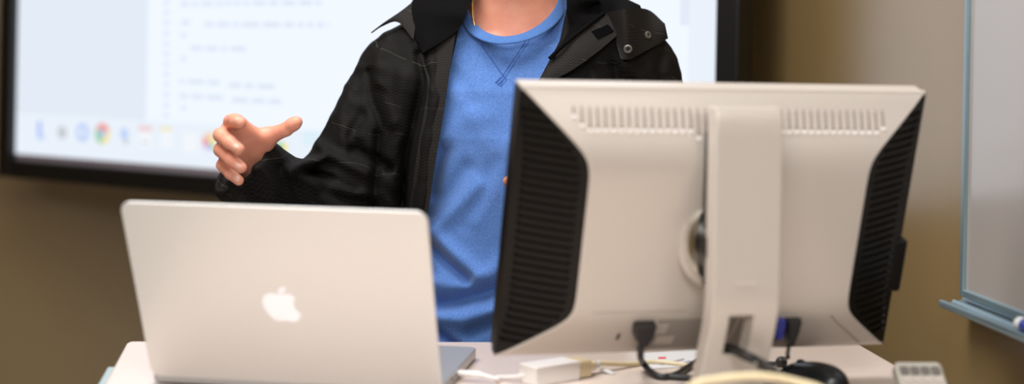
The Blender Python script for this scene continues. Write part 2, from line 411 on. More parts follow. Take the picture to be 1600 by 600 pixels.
icon(225, 213, ('white', bx(-.036, .036, -.04, .03)), ('pale_red', bx(-.036, .036, .018, .04, .0034)), ('grey', bx(-.022, .022, -.026, -.02, .0034)))
icon(258, 214, ('white', bx(-.03, .03, -.04, .03)), ('yellow', bx(-.036, .03, .024, .034, .0034)))
icon(295, 222, ('white', bx(-.034, .034, -.036, .036)))
icon(325, 221, ('orange', ds(0, .034, 60, 150)), ('yellow', ds(0, .034, -30, 60)), ('red', ds(0, .034, 150, 220)), ('purple', ds(0, .034, 220, 290)), ('green', ds(0, .034, 290, 330)))
icon(440, 236, ('green', bx(-.03, .0, -.03, .03)), ('yellow', bx(0, .02, -.03, .03)))
icon(484, 218, ('cyan', bx(-.04, .04, -.022, .03)))
# arms that hold the screen off the back wall
for lx, lz in ((-SW * .30, .35), (-SW * .30, .9), (SW * .12, .35), (SW * .12, .9)):
    p = TS @ Vector((lx, .05, lz)); q = TR.inverted() @ p; e = TR @ Vector((q.x, BB - .01, q.z))
    m = MB(); m.tube([p, e], .022, 12); m.lathe([(.06, 0), (.06, .010)], TR @ Vector((q.x, BB - .0105, q.z)), TR.to_3x3() @ Vector((0, 1, 0)), 20)
    m.build('bracket_arm', M['steel_grey'], scr, smooth=True, auto=35)

# ------------------------------------------------------------------ whiteboard on the right wall
pb = at(1526, 462, 2.05); q = TR.inverted() @ Vector(pb)
wb = thing('whiteboard', 'white marker board with grey metal frame and tray on the right wall', 'whiteboard', (TR @ Vector((AR, q.y, q.z))), ROOM)
TW = Matrix.Translation(wb.location) @ Matrix.Rotation(ROOM, 4, 'Z')    # local -x into the room, -y toward the viewer
BL, BH = 1.75, 1.2
MB(TW).box(-.014, 0, -BL, 0, 0, BH).build('writing_surface', M['board'], wb)
m = MB(TW)
for b in ((-.012, 0, 0, BH), (-BL, -BL + .012, 0, BH), (-BL + .012, -.012, BH - .012, BH), (-BL + .012, -.012, 0, .010)): m.box(-.019, 0, b[0], b[1], b[2], b[3])
m.build('frame', M['tray'], wb, bevel=.0015)
prof = [(a * .66, b) for a, b in [(0, .004), (-.013, .004), (-.018, -.006), (-.034, -.009), (-.037, -.005), (-.040, -.009), (-.056, -.011), (-.059, -.006), (-.066, -.006), (-.068, -.011), (-.066, -.016), (-.012, -.017), (0, -.017)]]
MB(TW).prism(prof, 1, -BL, .006).build('marker_tray', M['tray'], wb, bevel=.0008)
zy = -.02
while proj(np.array([TW @ Vector((-.030, zy, 0))]))[0][0] < 1592: zy -= .002
mk = thing('marker', 'white dry-erase marker with a blue cap lying on the metal tray', 'marker', TW @ Vector((-.030, zy, -.001)), ROOM)
def mkr(name, prof, m): MB().lathe(prof, TW @ Vector((-.030, zy, -.0005)), TW.to_3x3() @ Vector((.02, -1, 0)), 20).build(name, m, mk, smooth=True, auto=40)
mkr('barrel', [(.0045, 0), (.0078, .001), (.0088, .003), (.0088, .016)], M['marker_body'])
mkr('label_band', [(.0090, .0165), (.0090, .075)], M['marker_cap'])
mkr('cap', [(.0096, .0755), (.0096, .110), (.008, .114), (.004, .115)], M['marker_cap'])

# ------------------------------------------------------------------ laptop
LY = R_(-8.4); LT = R_(26)
lap = thing('laptop', 'open silver laptop seen from behind its lid with a glowing white emblem', 'laptop', (-.248, 1.788, TZ), LY)
TL = Matrix.Translation(lap.location) @ Matrix.Rotation(LY, 4, 'Z')
LW, LD = .353, .243
MB(TL).prism(rrect(LW, LD, .011, 5, 0, LD / 2 - .004), 2, .003, .0155).build('base', M['alu_dark'], lap, bevel=.0015)
MB(TL).prism(rrect(.28, .105, .004, 4, 0, .075), 2, .0155, .0158).build('keyboard_well', M['gasket'], lap)
k = MB(TL)
for r in range(6):
    for c in range(14): k.box(-.138 + c * .0198, -.138 + c * .0198 + .0165, .026 + r * .0168, .026 + r * .0168 + .014, .0158, .0172)
k.build('keyboard', M['key'], lap)
MB(TL).prism(rrect(.105, .075, .004, 4, 0, .182), 2, .0155, .0158).build('trackpad', M['alu'], lap)
pt = MB(TL)
for y, ww in ((.018, .008), (.034, .006), (.050, .006), (.062, .010), (.082, .012), (.10, .003)): pt.box(LW / 2 - .002, LW / 2 + .0003, y, y + ww, .0075, .0115)
pt.build('side_ports', M['gasket'], lap)
for x in (-.15, .15):
    for y in (.015, .215): MB(TL).lathe([(.008, 0), (.007, .0035)], (x, y, 0), (0, 0, 1), 14).build('foot', M['gasket'], lap)
TLID = TL @ Matrix.Translation((0, 0, .010)) @ Matrix.Rotation(LT, 4, 'X')
MB(TLID).prism(rrect(LW, LD, .013, 7, 0, LD / 2), 1, -.0036, .0).build('lid', M['alu'], lap, bevel=.0016, seg=3)
lid = [c for c in lap.children if c.name.startswith('lid')][0]
MB(TLID).prism(rrect(LW - .003, LD - .003, .012, 6, 0, LD / 2), 1, .0, .0022).build('rim_gasket', M['gasket'], lid)
MB(TLID).prism(rrect(LW - .006, LD - .006, .010, 6, 0, LD / 2), 1, .0022, .003).build('screen_panel', M['glass_dark'], lid)
MB(TLID).tube([(-LW * .38, .003, .002), (LW * .38, .003, .002)], .0055, 14).build('hinge', M['gasket'], lap, smooth=True, auto=40)
zs = 6.66 * 1300
body = [(340, 215), (300, 205), (250, 200), (205, 215), (175, 250), (162, 300), (170, 350), (195, 400), (230, 445), (265, 480), (300, 492), (340, 485), (380, 483), (420, 490), (460, 495), (495, 480), (520, 450), (537, 410),
        (505, 385), (480, 355), (470, 320), (478, 280), (497, 245), (470, 215), (430, 203), (385, 210)]
leaf = [(335, 195), (340, 160), (365, 135), (410, 125), (412, 150), (395, 180), (365, 198)]
lg = MB(TLID)
for pl in (body, leaf):
    q = [((x - 345) / zs * 1.02 - .0035, .1135 + (310 - y) / zs * 1.12) for x, y in pl]
    lg.prism(q[::-1], 1, -.0040, -.0030)
lo_ = lg.build('logo', M['logo'], lid); lo_['label'] = 'glowing white fruit emblem with a bite and a leaf'

# ------------------------------------------------------------------ monitor
MYAW = R_(14.25); MT = R_(16.51); MO = Vector((.2254, 1.8558, ZC - .3439))
TY = Matrix.Translation(MO) @ Matrix.Rotation(MYAW, 4, 'Z')
foot = TY @ Vector((0, -.10, 0)); foot.z = TZ
mon = thing('monitor', 'silver desktop monitor seen from behind with black vented sides, on a column stand', 'monitor', foot, MYAW)
TP = TY @ Matrix.Rotation(MT, 4, 'X')        # panel frame: x right, z up the panel, -y toward the viewer
MW, MH = .5, .331
fy0, fy1 = -.016, .014
m = MB(TP); m.prism(rrect(MW, MH, .006, 4, 0, MH / 2), 1, fy0 + .012, fy1); m.build('front_bezel', M['black'], mon, bevel=.003)
MB(TP).box(-MW / 2 + .018, MW / 2 - .018, fy1 + .0002, fy1 + .0012, .022, MH - .018).build('screen_panel', M['glass_dark'], mon)
def ss(x): x = np.clip(x, 0, 1); return x * x * (3 - 2 * x)
PB, PT_ = .066, .259                                      # bottom and top of the raised back
def prof_t(z):                                            # 0 at the rim, 1 on the raised back
    lo_t = z / PB; hi_t = (MH - z) / (MH - PT_)
    t = min(lo_t, hi_t)
    k = .10; return min(1.0, -k * math.log(math.exp(-t / k) + math.exp(-1 / k)) if t < 3 else 1.0)
def hw(z): return .2495 - .0785 * max(0.0, prof_t(z))
def py_(z): return fy0 - .041 * max(0.0, prof_t(z)) ** .85
zsamp = np.concatenate([np.linspace(.0, .1, 34), np.linspace(.1, .22, 10)[1:], np.linspace(.22, MH, 36)[1:]])
rows = []
for z in zsamp:
    h = hw(z); y = py_(z); r = [(-h, y + .0022, z), (-h + .0022, y, z)] + [(x * (h - .003), y, z) for x in np.linspace(-.94, .94, 15)] + [(h - .0022, y, z), (h, y + .0022, z)]
    rows.append(r)
m = MB(TP); m.grid(rows)
m.tube([(-MW / 2 + .001, fy0 + .0026, MH - .0012), (MW / 2 - .001, fy0 + .0026, MH - .0012)], .0036, 14)
# silver top, bottom rim faces
m.box(-MW / 2 + .001, MW / 2 - .001, fy0, fy1 - .004, MH - .010, MH + .0006); m.box(-MW / 2 + .001, MW / 2 - .001, fy0, fy1 - .004, -.0006, .008)
back = m.build('back_cover', M['silver'], mon, smooth=True, auto=40, fix=False)
bm = bmesh.new(); bm.from_mesh(back.data); bmesh.ops.recalc_face_normals(bm, faces=bm.faces); bm.to_mesh(back.data); bm.free()
for sgn in (-1, 1):
    m = MB(TP); rows = []; N = 34
    zz = [MH * i / (N * 6) for i in range(N * 6 + 1)]
    for i, z in enumerate(zz):
        h = hw(z); y = py_(z) + .0022; rim = MW / 2 + .0008
        g = .0034 if (i % 6 in (2, 3, 4)) else 0.0
        r = []
        for t in (0, .02, .12, .16, .5, .84, .88, 1):
            d = g if (.14 < t < .86 and .02 < z < MH - .02) else 0
            x = h + (rim - h) * t; yy = y + (fy0 - y) * t
            r.append((sgn * (x - d * .5), yy + d, z))
        r.append((sgn * rim, fy0 + .016, z)); rows.append(r)
    m.grid(rows); v = m.build('side_vent', M['vent'], mon, auto=30, smooth=True)
# top slope vents: slabs with slot shade painted in, white nubs as painted glints
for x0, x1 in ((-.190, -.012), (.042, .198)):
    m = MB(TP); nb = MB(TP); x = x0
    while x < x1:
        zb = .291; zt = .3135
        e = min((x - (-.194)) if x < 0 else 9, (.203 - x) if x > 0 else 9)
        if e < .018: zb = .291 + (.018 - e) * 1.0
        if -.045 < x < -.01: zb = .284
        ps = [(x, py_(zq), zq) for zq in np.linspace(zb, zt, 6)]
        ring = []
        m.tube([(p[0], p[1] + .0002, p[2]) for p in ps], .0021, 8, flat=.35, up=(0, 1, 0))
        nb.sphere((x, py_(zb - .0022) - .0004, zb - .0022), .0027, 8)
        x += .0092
    g = m.build('vent_slots', M['silver_slot'], mon, smooth=True); nb.build('slot_glints', M['white_plastic'], g, smooth=True)
# seam, screw and the port recess under the back
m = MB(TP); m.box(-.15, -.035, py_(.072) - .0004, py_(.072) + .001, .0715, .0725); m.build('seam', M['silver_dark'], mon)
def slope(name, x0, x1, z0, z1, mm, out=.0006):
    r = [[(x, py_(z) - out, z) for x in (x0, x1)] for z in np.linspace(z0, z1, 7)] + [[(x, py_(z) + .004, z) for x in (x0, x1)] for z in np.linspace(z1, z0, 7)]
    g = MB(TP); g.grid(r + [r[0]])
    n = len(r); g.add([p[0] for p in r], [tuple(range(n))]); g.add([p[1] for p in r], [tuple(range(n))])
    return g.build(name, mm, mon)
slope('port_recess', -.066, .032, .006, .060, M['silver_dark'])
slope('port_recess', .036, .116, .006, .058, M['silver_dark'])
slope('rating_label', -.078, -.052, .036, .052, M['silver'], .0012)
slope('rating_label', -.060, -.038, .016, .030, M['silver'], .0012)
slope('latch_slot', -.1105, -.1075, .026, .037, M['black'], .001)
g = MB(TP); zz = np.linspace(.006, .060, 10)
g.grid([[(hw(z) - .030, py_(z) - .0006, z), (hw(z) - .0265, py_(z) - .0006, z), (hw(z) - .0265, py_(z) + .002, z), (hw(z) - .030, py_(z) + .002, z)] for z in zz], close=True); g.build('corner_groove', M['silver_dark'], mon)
# module clipped to the panel's right edge
MB(TP).box(MW / 2 - .012, MW / 2 + .0105, -.020, .014, .072, .142).build('side_module', M['black'], mon, bevel=.005)
# pivot between panel and column, in the upright frame
cpv = TP @ Vector((0, -.055, .158)); cpl = TY.inverted() @ cpv
YC0, YC1 = -.170, -.143
axd = TY.to_3x3() @ Vector((0, -1, 0))
MB().lathe([(.058, -.004), (.058, .004), (.055, .008), (.036, .009)], cpv, axd, 40).build('pivot_plate', M['silver'], mon, smooth=True, auto=35)
MB().lathe([(.050, .006), (.052, .010), (.050, .016), (.043, .018)], cpv, axd, 40).build('pivot_ring', M['chrome'], mon, smooth=True, auto=35)
MB().lathe([(.042, .012), (.042, cpl.y - YC1 + .004)], cpv, axd, 32).build('pivot_axle', M['black'], mon, smooth=True, auto=35)
MB(TY).box(-.0365, .0365, YC1 - .002, YC1 + .019, .09, ZC - .049 - MO.z - .03).build('column_shade_strip', M['black'], mon, bevel=.002)  # black strip added behind the column to stand for its shaded left side
# column with a cable opening
zt = ZC - .049 - MO.z; zb = TZ - MO.z + .012
def coff(z): return .045 * ss((-(z) + .085) / .14) if z < .085 else 0.0
zr = [zb, zb + .025, .0155, .030, .046, .062, .075, .085, .10, .14, .18, .22, .26, zt - .012, zt]
xc = [-.040, -.0385, -.019, .0105, .0385, .040]
hole_z = (.0155, .062)
fv = {}; m = MB(TY); vs = []; fs = []
def idx(side, i, j): return (side * len(zr) + i) * len(xc) + j
for side in (0, 1):
    for i, z in enumerate(zr):
        for j, x in enumerate(xc):
            yb = (YC0 if side == 0 else YC1) + coff(z) + (.0025 if (side == 0 and j in (0, 5)) else 0) + (.006 if side == 0 and i == len(zr) - 1 else 0)
            vs.append((x - .001 * 0, yb, z))
cell = lambda i, j: (0 <= i < len(zr) - 1 and 0 <= j < len(xc) - 1) and not (j == 2 and zr[i] >= hole_z[0] - 1e-6 and zr[i + 1] <= hole_z[1] + 1e-6)
for i in range(len(zr) - 1):
    for j in range(len(xc) - 1):
        if not cell(i, j): continue
        a = [(i, j), (i, j + 1), (i + 1, j + 1), (i + 1, j)]
        fs.append([idx(0, *p) for p in a]); fs.append([idx(1, *p) for p in a[::-1]])
        for (p, q_, ni, nj) in ((a[0], a[1], i - 1, j), (a[1], a[2], i, j + 1), (a[2], a[3], i + 1, j), (a[3], a[0], i, j - 1)):
            if not cell(ni, nj): fs.append([idx(0, *q_), idx(0, *p), idx(1, *p), idx(1, *q_)])
m.add(vs, fs); m.build('stand_column', M['silver'], mon, bevel=.002, seg=3)
m = MB(TY); m.box(-.014, .012, YC0 - .0012, YC0 + .002, .093, .1005); m.build('release_button', M['silver'], mon, bevel=.001)
MB(TY).prism(rrect(.20, .21, .02, 6, 0, -.155), 2, TZ - MO.z, TZ - MO.z + .013).build('stand_base', M['silver'], mon, bevel=.003)

# ------------------------------------------------------------------ cables, adapter, mouse, paper, remote
def tz(px, py, h=0.0): return on_z(px, py, TZ + h)
def rod(name, pts, r, m, parent, n=8): return MB().tube(spline(pts, n), r, 10).build(name, m, parent, smooth=True, auto=50)
# white display adapter out of the laptop's side
pyl = .02
while proj(np.array([TL @ Vector((LW / 2, pyl, .0095))]))[1][0] > 583: pyl += .002
port = TL @ Vector((LW / 2, pyl, .0095))
ad = thing('display_adapter', 'small white display adapter box on a short white cord from the laptop', 'adapter', tz(858, 594), R_(8))
a1_ = np.array(port); dirx = np.array(TL.to_3x3() @ Vector((1, -.12, 0)))
MB().tube([a1_, a1_ + dirx * .004, a1_ + dirx * .026, a1_ + dirx * .030], [.0035, .0048, .0048, .0035], 14, flat=.8).build('plug', M['white_plastic'], ad, smooth=True, auto=50)
bx0 = tz(828, 585, .0118); bx1 = tz(893, 575, .0118); dv = bx1 - bx0; bl = float(np.linalg.norm(dv)); ang = math.atan2(dv[1], dv[0])
rod('cord', [a1_ + dirx * .028, a1_ + dirx * .05 + [0, 0, -.004], tz(775, 590, .003), tz(803, 589, .006), bx0 + [0, 0, 0]], .0026, M['white_plastic'], ad)
TA = Matrix.Translation(bx0) @ Matrix.Rotation(ang, 4, 'Z')
MB(TA).box(-.004, bl, -.017, .017, -.0117, .0117).build('adapter_box', M['white_plastic'], ad, bevel=.002, seg=3)
vg = thing('video_cable', 'cream monitor cable with ribbed plug joined to the white adapter', 'cable', tuple(bx1 - [0, 0, .0118]), ang)
MB(TA).box(bl + .0005, bl + .022, -.015, .015, -.0095, .0095).build('plug', M['beige'], vg, bevel=.002)
rb = MB(TA)
for i in range(5): rb.box(bl + .003 + i * .0036, bl + .0048 + i * .0036, -.0157, .0157, -.0102, .0102)
rb.build('plug_ribs', M['beige'], vg)
MB(TA).prism([(bl + .022, -.010), (bl + .038, -.005), (bl + .038, .005), (bl + .022, .010)], 2, -.006, .005).build('strain_relief', M['cream'], vg, bevel=.002)
e0 = TA @ Vector((bl + .036, 0, 0))
rod('cord', [e0, TA @ Vector((bl + .05, .002, .000)), tz(985, 569, .004), tz(1015, 566, .003), tz(1050, 568, .003), tz(1090, 574, .003), tz(1130, 583, .003)], .0033, M['cream'], vg)
tg = MB(Matrix.Translation(tz(949, 581, .002)) @ Matrix.Rotation(R_(-35), 4, 'Z') @ Matrix.Rotation(R_(12), 4, 'Y'))
tg.box(-.009, .009, -.005, .005, 0, .0012); tg.build('cable_tag', M['tag'], vg)
tg = MB(); tg.tube([TA @ Vector((bl + .041, 0, 0)), TA @ Vector((bl + .046, 0, 0))], .0048, 12); tg.build('tie_collar', M['tag'], vg, smooth=True, auto=40)
# black power cable plugged in under the panel
def pan(x, z, out=0.0): return np.array(TP @ Vector((x, py_(z) - out, z)))
pw = thing('power_cable', 'black power cord plugged in left of the monitor stand, looping over the desk', 'cable', tz(1040, 591), 0)
pl = pan(-.085, .052, .008)
MB(TP).prism([(-.0975, .058), (-.0705, .058), (-.0735, .040), (-.080, .028), (-.088, .028), (-.0945, .040)], 1, py_(.045) - .018, py_(.045) + .004).build('plug', M['black_soft'], pw, bevel=.003)
p0 = np.array(TP @ Vector((-.084, py_(.045) - .007, .030))); p1 = np.array(TP @ Vector((-.083, py_(.045) - .006, .012)))
rod('cord', [p0, p1, tz(1004, 566, .012), tz(1016, 580, .007), tz(1034, 589, .0044), tz(1056, 585, .0044), tz(1076, 573, .0046), tz(1098, 560, .005), tz(1125, 552, .005)], .0041, M['black_soft'], pw)
rod('cord_end', [tz(1040, 588, .0042), tz(1065, 590, .0042), tz(1100, 591, .0042)], .0041, M['black_soft'], pw)
# blue plug and black signal lead right of the stand
bp = thing('monitor_cable', 'cable with a blue plug under the monitor right of its stand', 'cable', tz(1215, 580), 0)
MB(TP).prism([(.080, .058), (.0925, .058), (.0915, .036), (.088, .032), (.084, .032), (.081, .036)], 1, py_(.045) - .016, py_(.045) + .002).build('plug', M['blue_plug'], bp, bevel=.002)
rod('cord', [np.array(TP @ Vector((.086, py_(.045) - .006, .034))), np.array(TP @ Vector((.082, py_(.045) + .002, .016))), np.array(TY @ Vector((.06, -.06, TZ - MO.z + .02))), np.array(TY @ Vector((.045, -.05, TZ - MO.z + .0045)))], .0035, M['black_soft'], bp)
sg = thing('lead_with_bead', 'thin black lead with a round bead hanging right of the monitor stand', 'cable', tz(1222, 572), 0)
MB(TP).prism([(.094, .058), (.1125, .058), (.111, .042), (.1065, .024), (.101, .024), (.097, .042)], 1, py_(.045) - .017, py_(.045) + .003).build('plug', M['black_soft'], sg, bevel=.002)
q0 = np.array(TP @ Vector((.104, py_(.045) - .007, .026))); bd = tz(1221, 566, .006)
rod('cord', [q0, q0 + [-.002, 0, -.016], (q0 + bd) / 2 + [.004, 0, -.006], bd + [.002, 0, .004]], .0024, M['black_soft'], sg)
MB().sphere(bd, .0078, 12).build('bead', M['black_soft'], sg, smooth=True)
rod('lead_tail', [bd, bd + [-.012, .01, -.0035], bd + [-.03, .03, -.0036]], .0024, M['black_soft'], sg)
# black bundle passing through the stand's opening
cb = thing('cable_bundle', 'thick black cable coming through the opening of the monitor stand', 'cable', tz(1225, 590), 0)
h0 = np.array(TY @ Vector((-.012, YC0 + .045, .018))); h1 = np.array(TY @ Vector((-.002, YC0 - .008, .019)))
rod('cord', [np.array(TY @ Vector((-.03, -.05, TZ - MO.z + .0075))), np.array(TY @ Vector((-.022, -.075, TZ - MO.z + .02))), h0, h1, np.array(at(1185, 566, 1.685)), np.array(at(1212, 583, 1.66)), tz(1238, 608, .006), tz(1275, 626, .006), tz(1330, 640, .006)], .0058, M['black_soft'], cb)
rod('second_cord', [np.array(TY @ Vector((-.02, -.06, TZ - MO.z + .022))), h0 + [.004, 0, -.003], h1 + [.006, -.001, -.004], np.array(at(1190, 577, 1.69)), np.array(at(1214, 592, 1.665)), tz(1240, 616, .004), tz(1280, 637, .004)], .0038, M['silver_dark'], cb)
# cream cable arching in the foreground
cc = thing('cream_cable', 'cream cable arching across the front of the desk below the stand', 'cable', tz(1180, 640), 0)
rod('cord', [tz(960, 690, .007), tz(1010, 672, .008), np.array(at(1075, 607, 1.56)), np.array(at(1125, 592, 1.56)), np.array(at(1190, 588, 1.56)), np.array(at(1245, 597, 1.56)), np.array(at(1300, 618, 1.55)), tz(1390, 690, .008), tz(1420, 735, .007)], .0042, M['cream'], cc)
# mouse
ms = thing('computer_mouse', 'black computer mouse on the desk right of the monitor stand', 'mouse', tz(1272, 603), R_(28))
TM = Matrix.Translation(ms.location) @ Matrix.Rotation(R_(28), 4, 'Z')
rows = []
for i in range(15):
    t = i / 14; th = math.pi * t; yy = -.052 * math.cos(th); wv = .0285 * max(.02, math.sin(th)) ** .55 * (1 - .10 * math.cos(th)); hh = .031 * max(.02, math.sin(th)) ** .6 * (1 + .22 * math.cos(th + .5)) 
    rows.append([(wv * math.cos(a), yy, .002 + max(0, hh * max(0, math.sin(a)) ** .75)) for a in np.linspace(0, math.pi, 17)])
m = MB(TM); m.grid(rows); n = 17
m.add([r[0] for r in rows] + [r[-1] for r in rows], [(i, i + 1, 15 + i + 1, 15 + i) for i in range(14)])
m.build('shell', M['mouse'], ms, smooth=True)
MB(TM).lathe([(.007, -.003), (.0085, -.002), (.0085, .002), (.007, .003)], (0, .026, .0195), (1, 0, 0), 18).build('scroll_wheel', M['black_soft'], ms, smooth=True)
MB(TM).box(-.022, .022, -.04, .04, 0, .003).build('glide_pad', M['black_soft'], ms, bevel=.001)
rod('cord', [np.array(TM @ Vector((0, .050, .006))), np.array(TM @ Vector((.006, .062, .0026))), np.array(TM @ Vector((.04, .075, .0026))), np.array(TM @ Vector((.08, .06, .0026)))], .0018, M['black_soft'], ms)
# paper with print
c4 = [tz(1000, 553, .0003), tz(1105, 545, .0003), tz(1100, 572, .0003), tz(1016, 577, .0003)]
pp = thing('paper_sheet', 'small white printed paper lying on the desk behind the monitor stand', 'paper', c4[0], 0)
MB().add([tuple(p) for p in c4] + [tuple(p + [0, 0, .0007]) for p in c4], [(0, 1, 2, 3), (4, 5, 6, 7), (0, 1, 5, 4), (1, 2, 6, 5), (2, 3, 7, 6), (3, 0, 4, 7)]).build('sheet', M['tag'], pp)
def ink(name, pts, mm):
    q = [tz(x, y, .0011) for x, y in pts]; n = len(q)
    MB().add([tuple(p) for p in q] + [tuple(p + [0, 0, .0002]) for p in q], [tuple(range(n)), tuple(range(n, 2 * n))] + [(i, (i + 1) % n, n + (i + 1) % n, n + i) for i in range(n)]).build(name, mm, pp)
ink('red_print', [(1028, 558), (1040, 557.5), (1041, 560.5), (1029, 561)], M['ink_red'])
ink('grey_print', [(1024, 566), (1033, 567), (1038, 571), (1028, 569)], M['ink_grey'])
ink('grey_print', [(1052, 564), (1068, 560), (1070, 562), (1054, 567)], M['ink_grey'])
ink('grey_print', [(1058, 569), (1078, 563), (1080, 565), (1060, 571)], M['ink_grey'])
# remote leaning in a small cradle
rc = tz(1460, 652); rz = R_(4)
rm = thing('remote_control', 'pale grey remote control with dark buttons standing at the right desk end', 'remote', rc, rz)
TRM = Matrix.Translation(rc) @ Matrix.Rotation(rz, 4, 'Z') @ Matrix.Translation((0, .004, .003)) @ Matrix.Rotation(R_(-50), 4, 'X')
MB(TRM).prism(rrect(.056, .078, .006, 5, 0, .036), 1, 0, .017).build('shell', M['remote'], rm, bevel=.003, seg=3)
for r in range(5):
    for c in range(4):
        k = r in (0, 3); MB(TRM).prism(rrect(.0105 if k else .0085, .0115 if k else .0085, .002, 3, -.0186 + c * .0124, .0605 - r * .0125), 1, -.0016, .001).build('button', M['remote_key' if k else 'remote_key2'], rm)
TC = Matrix.Translation(rc) @ Matrix.Rotation(rz, 4, 'Z')

# ------------------------------------------------------------------ the presenter: distance fields -> continuous meshes
def vnoise(P, seed=0):
    Pi = np.floor(P).astype(np.int64); f = P - Pi; f = f * f * (3 - 2 * f); out = 0
    for dx in (0, 1):
        for dy in (0, 1):
            for dz in (0, 1):
                h = (Pi[:, 0] + dx) * 73856093 ^ (Pi[:, 1] + dy) * 19349663 ^ (Pi[:, 2] + dz) * 83492791 ^ (seed * 2654435761 & 0xffffffff)
                h = (h ^ (h >> 13)) * 1274126177 & 0x7fffffff; h = (h ^ (h >> 16)) & 0xffff
                out = out + h / 65535.0 * (f[:, 0] if dx else 1 - f[:, 0]) * (f[:, 1] if dy else 1 - f[:, 1]) * (f[:, 2] if dz else 1 - f[:, 2])
    return out
def smin(a, b, k): h = np.clip(.5 + .5 * (b - a) / k, 0, 1); return b * (1 - h) + a * h - k * h * (1 - h)
def smax(a, b, k): return -smin(-a, -b, k)
def cone(P, a, b, ra, rb):       # tapered limb between two joints
    a = np.array(a); b = np.array(b); ab = b - a; t = np.clip(((P - a) @ ab) / (ab @ ab), 0, 1)
    return np.linalg.norm(P - a - t[:, None] * ab, axis=1) - (ra + (rb - ra) * t)
def ellip(P, c, r):
    q = (P - np.array(c)) / np.array(r); return (np.linalg.norm(q, axis=1) - 1) * min(r)
def chain(P, pts, rs, k=.004):
    d = None
    for i in range(len(pts) - 1):
        e = cone(P, pts[i], pts[i + 1], rs[i], rs[i + 1]); d = e if d is None else smin(d, e, k)
    return d
def nets(fn, lo, hi, h, name='mesh', post=None):
    lo = np.array(lo, float); hi = np.array(hi, float); n = np.ceil((hi - lo) / h).astype(int) + 1
    X, Y, Z = [lo[i] + h * np.arange(n[i]) for i in range(3)]; Fv = np.empty(n)
    for i in range(0, n[0], 12):
        g = np.stack(np.meshgrid(X[i:i + 12], Y, Z, indexing='ij'), -1); Fv[i:i + 12] = fn(g.reshape(-1, 3)).reshape(g.shape[:3])
    for ax in range(3):          # close the surface at the grid's border
        sl = [slice(None)] * 3
        for e in (0, -1): sl[ax] = e; Fv[tuple(sl)] = np.maximum(Fv[tuple(sl)], h * .3)
    s = Fv < 0; c = [(a, b, d) for a in (0, 1) for b in (0, 1) for d in (0, 1)]
    sh = lambda A, o: A[o[0]:n[0] - 1 + o[0], o[1]:n[1] - 1 + o[1], o[2]:n[2] - 1 + o[2]]
    cnt = sum(sh(s, o).astype(np.int8) for o in c); act = (cnt > 0) & (cnt < 8); ids = np.argwhere(act)
    idx = -np.ones(act.shape, np.int64); idx[act] = np.arange(len(ids)); acc = np.zeros((len(ids), 3)); k = np.zeros(len(ids))
    val = {o: Fv[ids[:, 0] + o[0], ids[:, 1] + o[1], ids[:, 2] + o[2]] for o in c}
    for a in c:
        for ax in range(3):
            if a[ax]: continue
            b = list(a); b[ax] = 1; b = tuple(b); va, vb = val[a], val[b]; x = (va < 0) != (vb < 0); t = np.where(x, va / np.where(x, va - vb, 1), 0)
            p = np.tile(np.array(a, float), (len(ids), 1)); p[:, ax] = t; acc += p * x[:, None]; k += x
    V = lo + h * (ids + acc / k[:, None]); faces = []
    for ax in range(3):
        u, v = (ax + 1) % 3, (ax + 2) % 3; s0 = [slice(1, -1)] * 3; s0[ax] = slice(0, n[ax] - 1); s1 = list(s0); s1[ax] = slice(1, n[ax])
        A, B = s[tuple(s0)], s[tuple(s1)]; e = np.argwhere(A != B); off = np.array([1, 1, 1]); off[ax] = 0; e0 = e + off; flip = A[tuple(e.T)]
        q = []
        for du, dv in ((-1, -1), (0, -1), (0, 0), (-1, 0)):
            w_ = e0.copy(); w_[:, u] += du; w_[:, v] += dv; q.append(idx[tuple(w_.T)])
        q = np.stack(q, 1); q[~flip] = q[~flip][:, ::-1]; faces.append(q)
    Fc = np.concatenate(faces); return V, Fc
def nmesh(VF, name='mesh'):
    V, Fc = VF; me = bpy.data.meshes.new(name); me.vertices.add(len(V)); me.vertices.foreach_set('co', V.astype(np.float32).ravel())
    me.loops.add(len(Fc) * 4); me.loops.foreach_set('vertex_index', Fc.astype(np.int32).ravel()); me.polygons.add(len(Fc))
    me.polygons.foreach_set('loop_start', np.arange(0, len(Fc) * 4, 4, dtype=np.int32)); me.update(calc_edges=True); me.validate()
    me.polygons.foreach_set('use_smooth', np.ones(len(me.polygons), bool)); return me
def joinVF(*L):
    V = []; Fc = []; n = 0
    for v, f in L: V.append(v); Fc.append(f + n); n += len(v)
    return np.concatenate(V), np.concatenate(Fc)

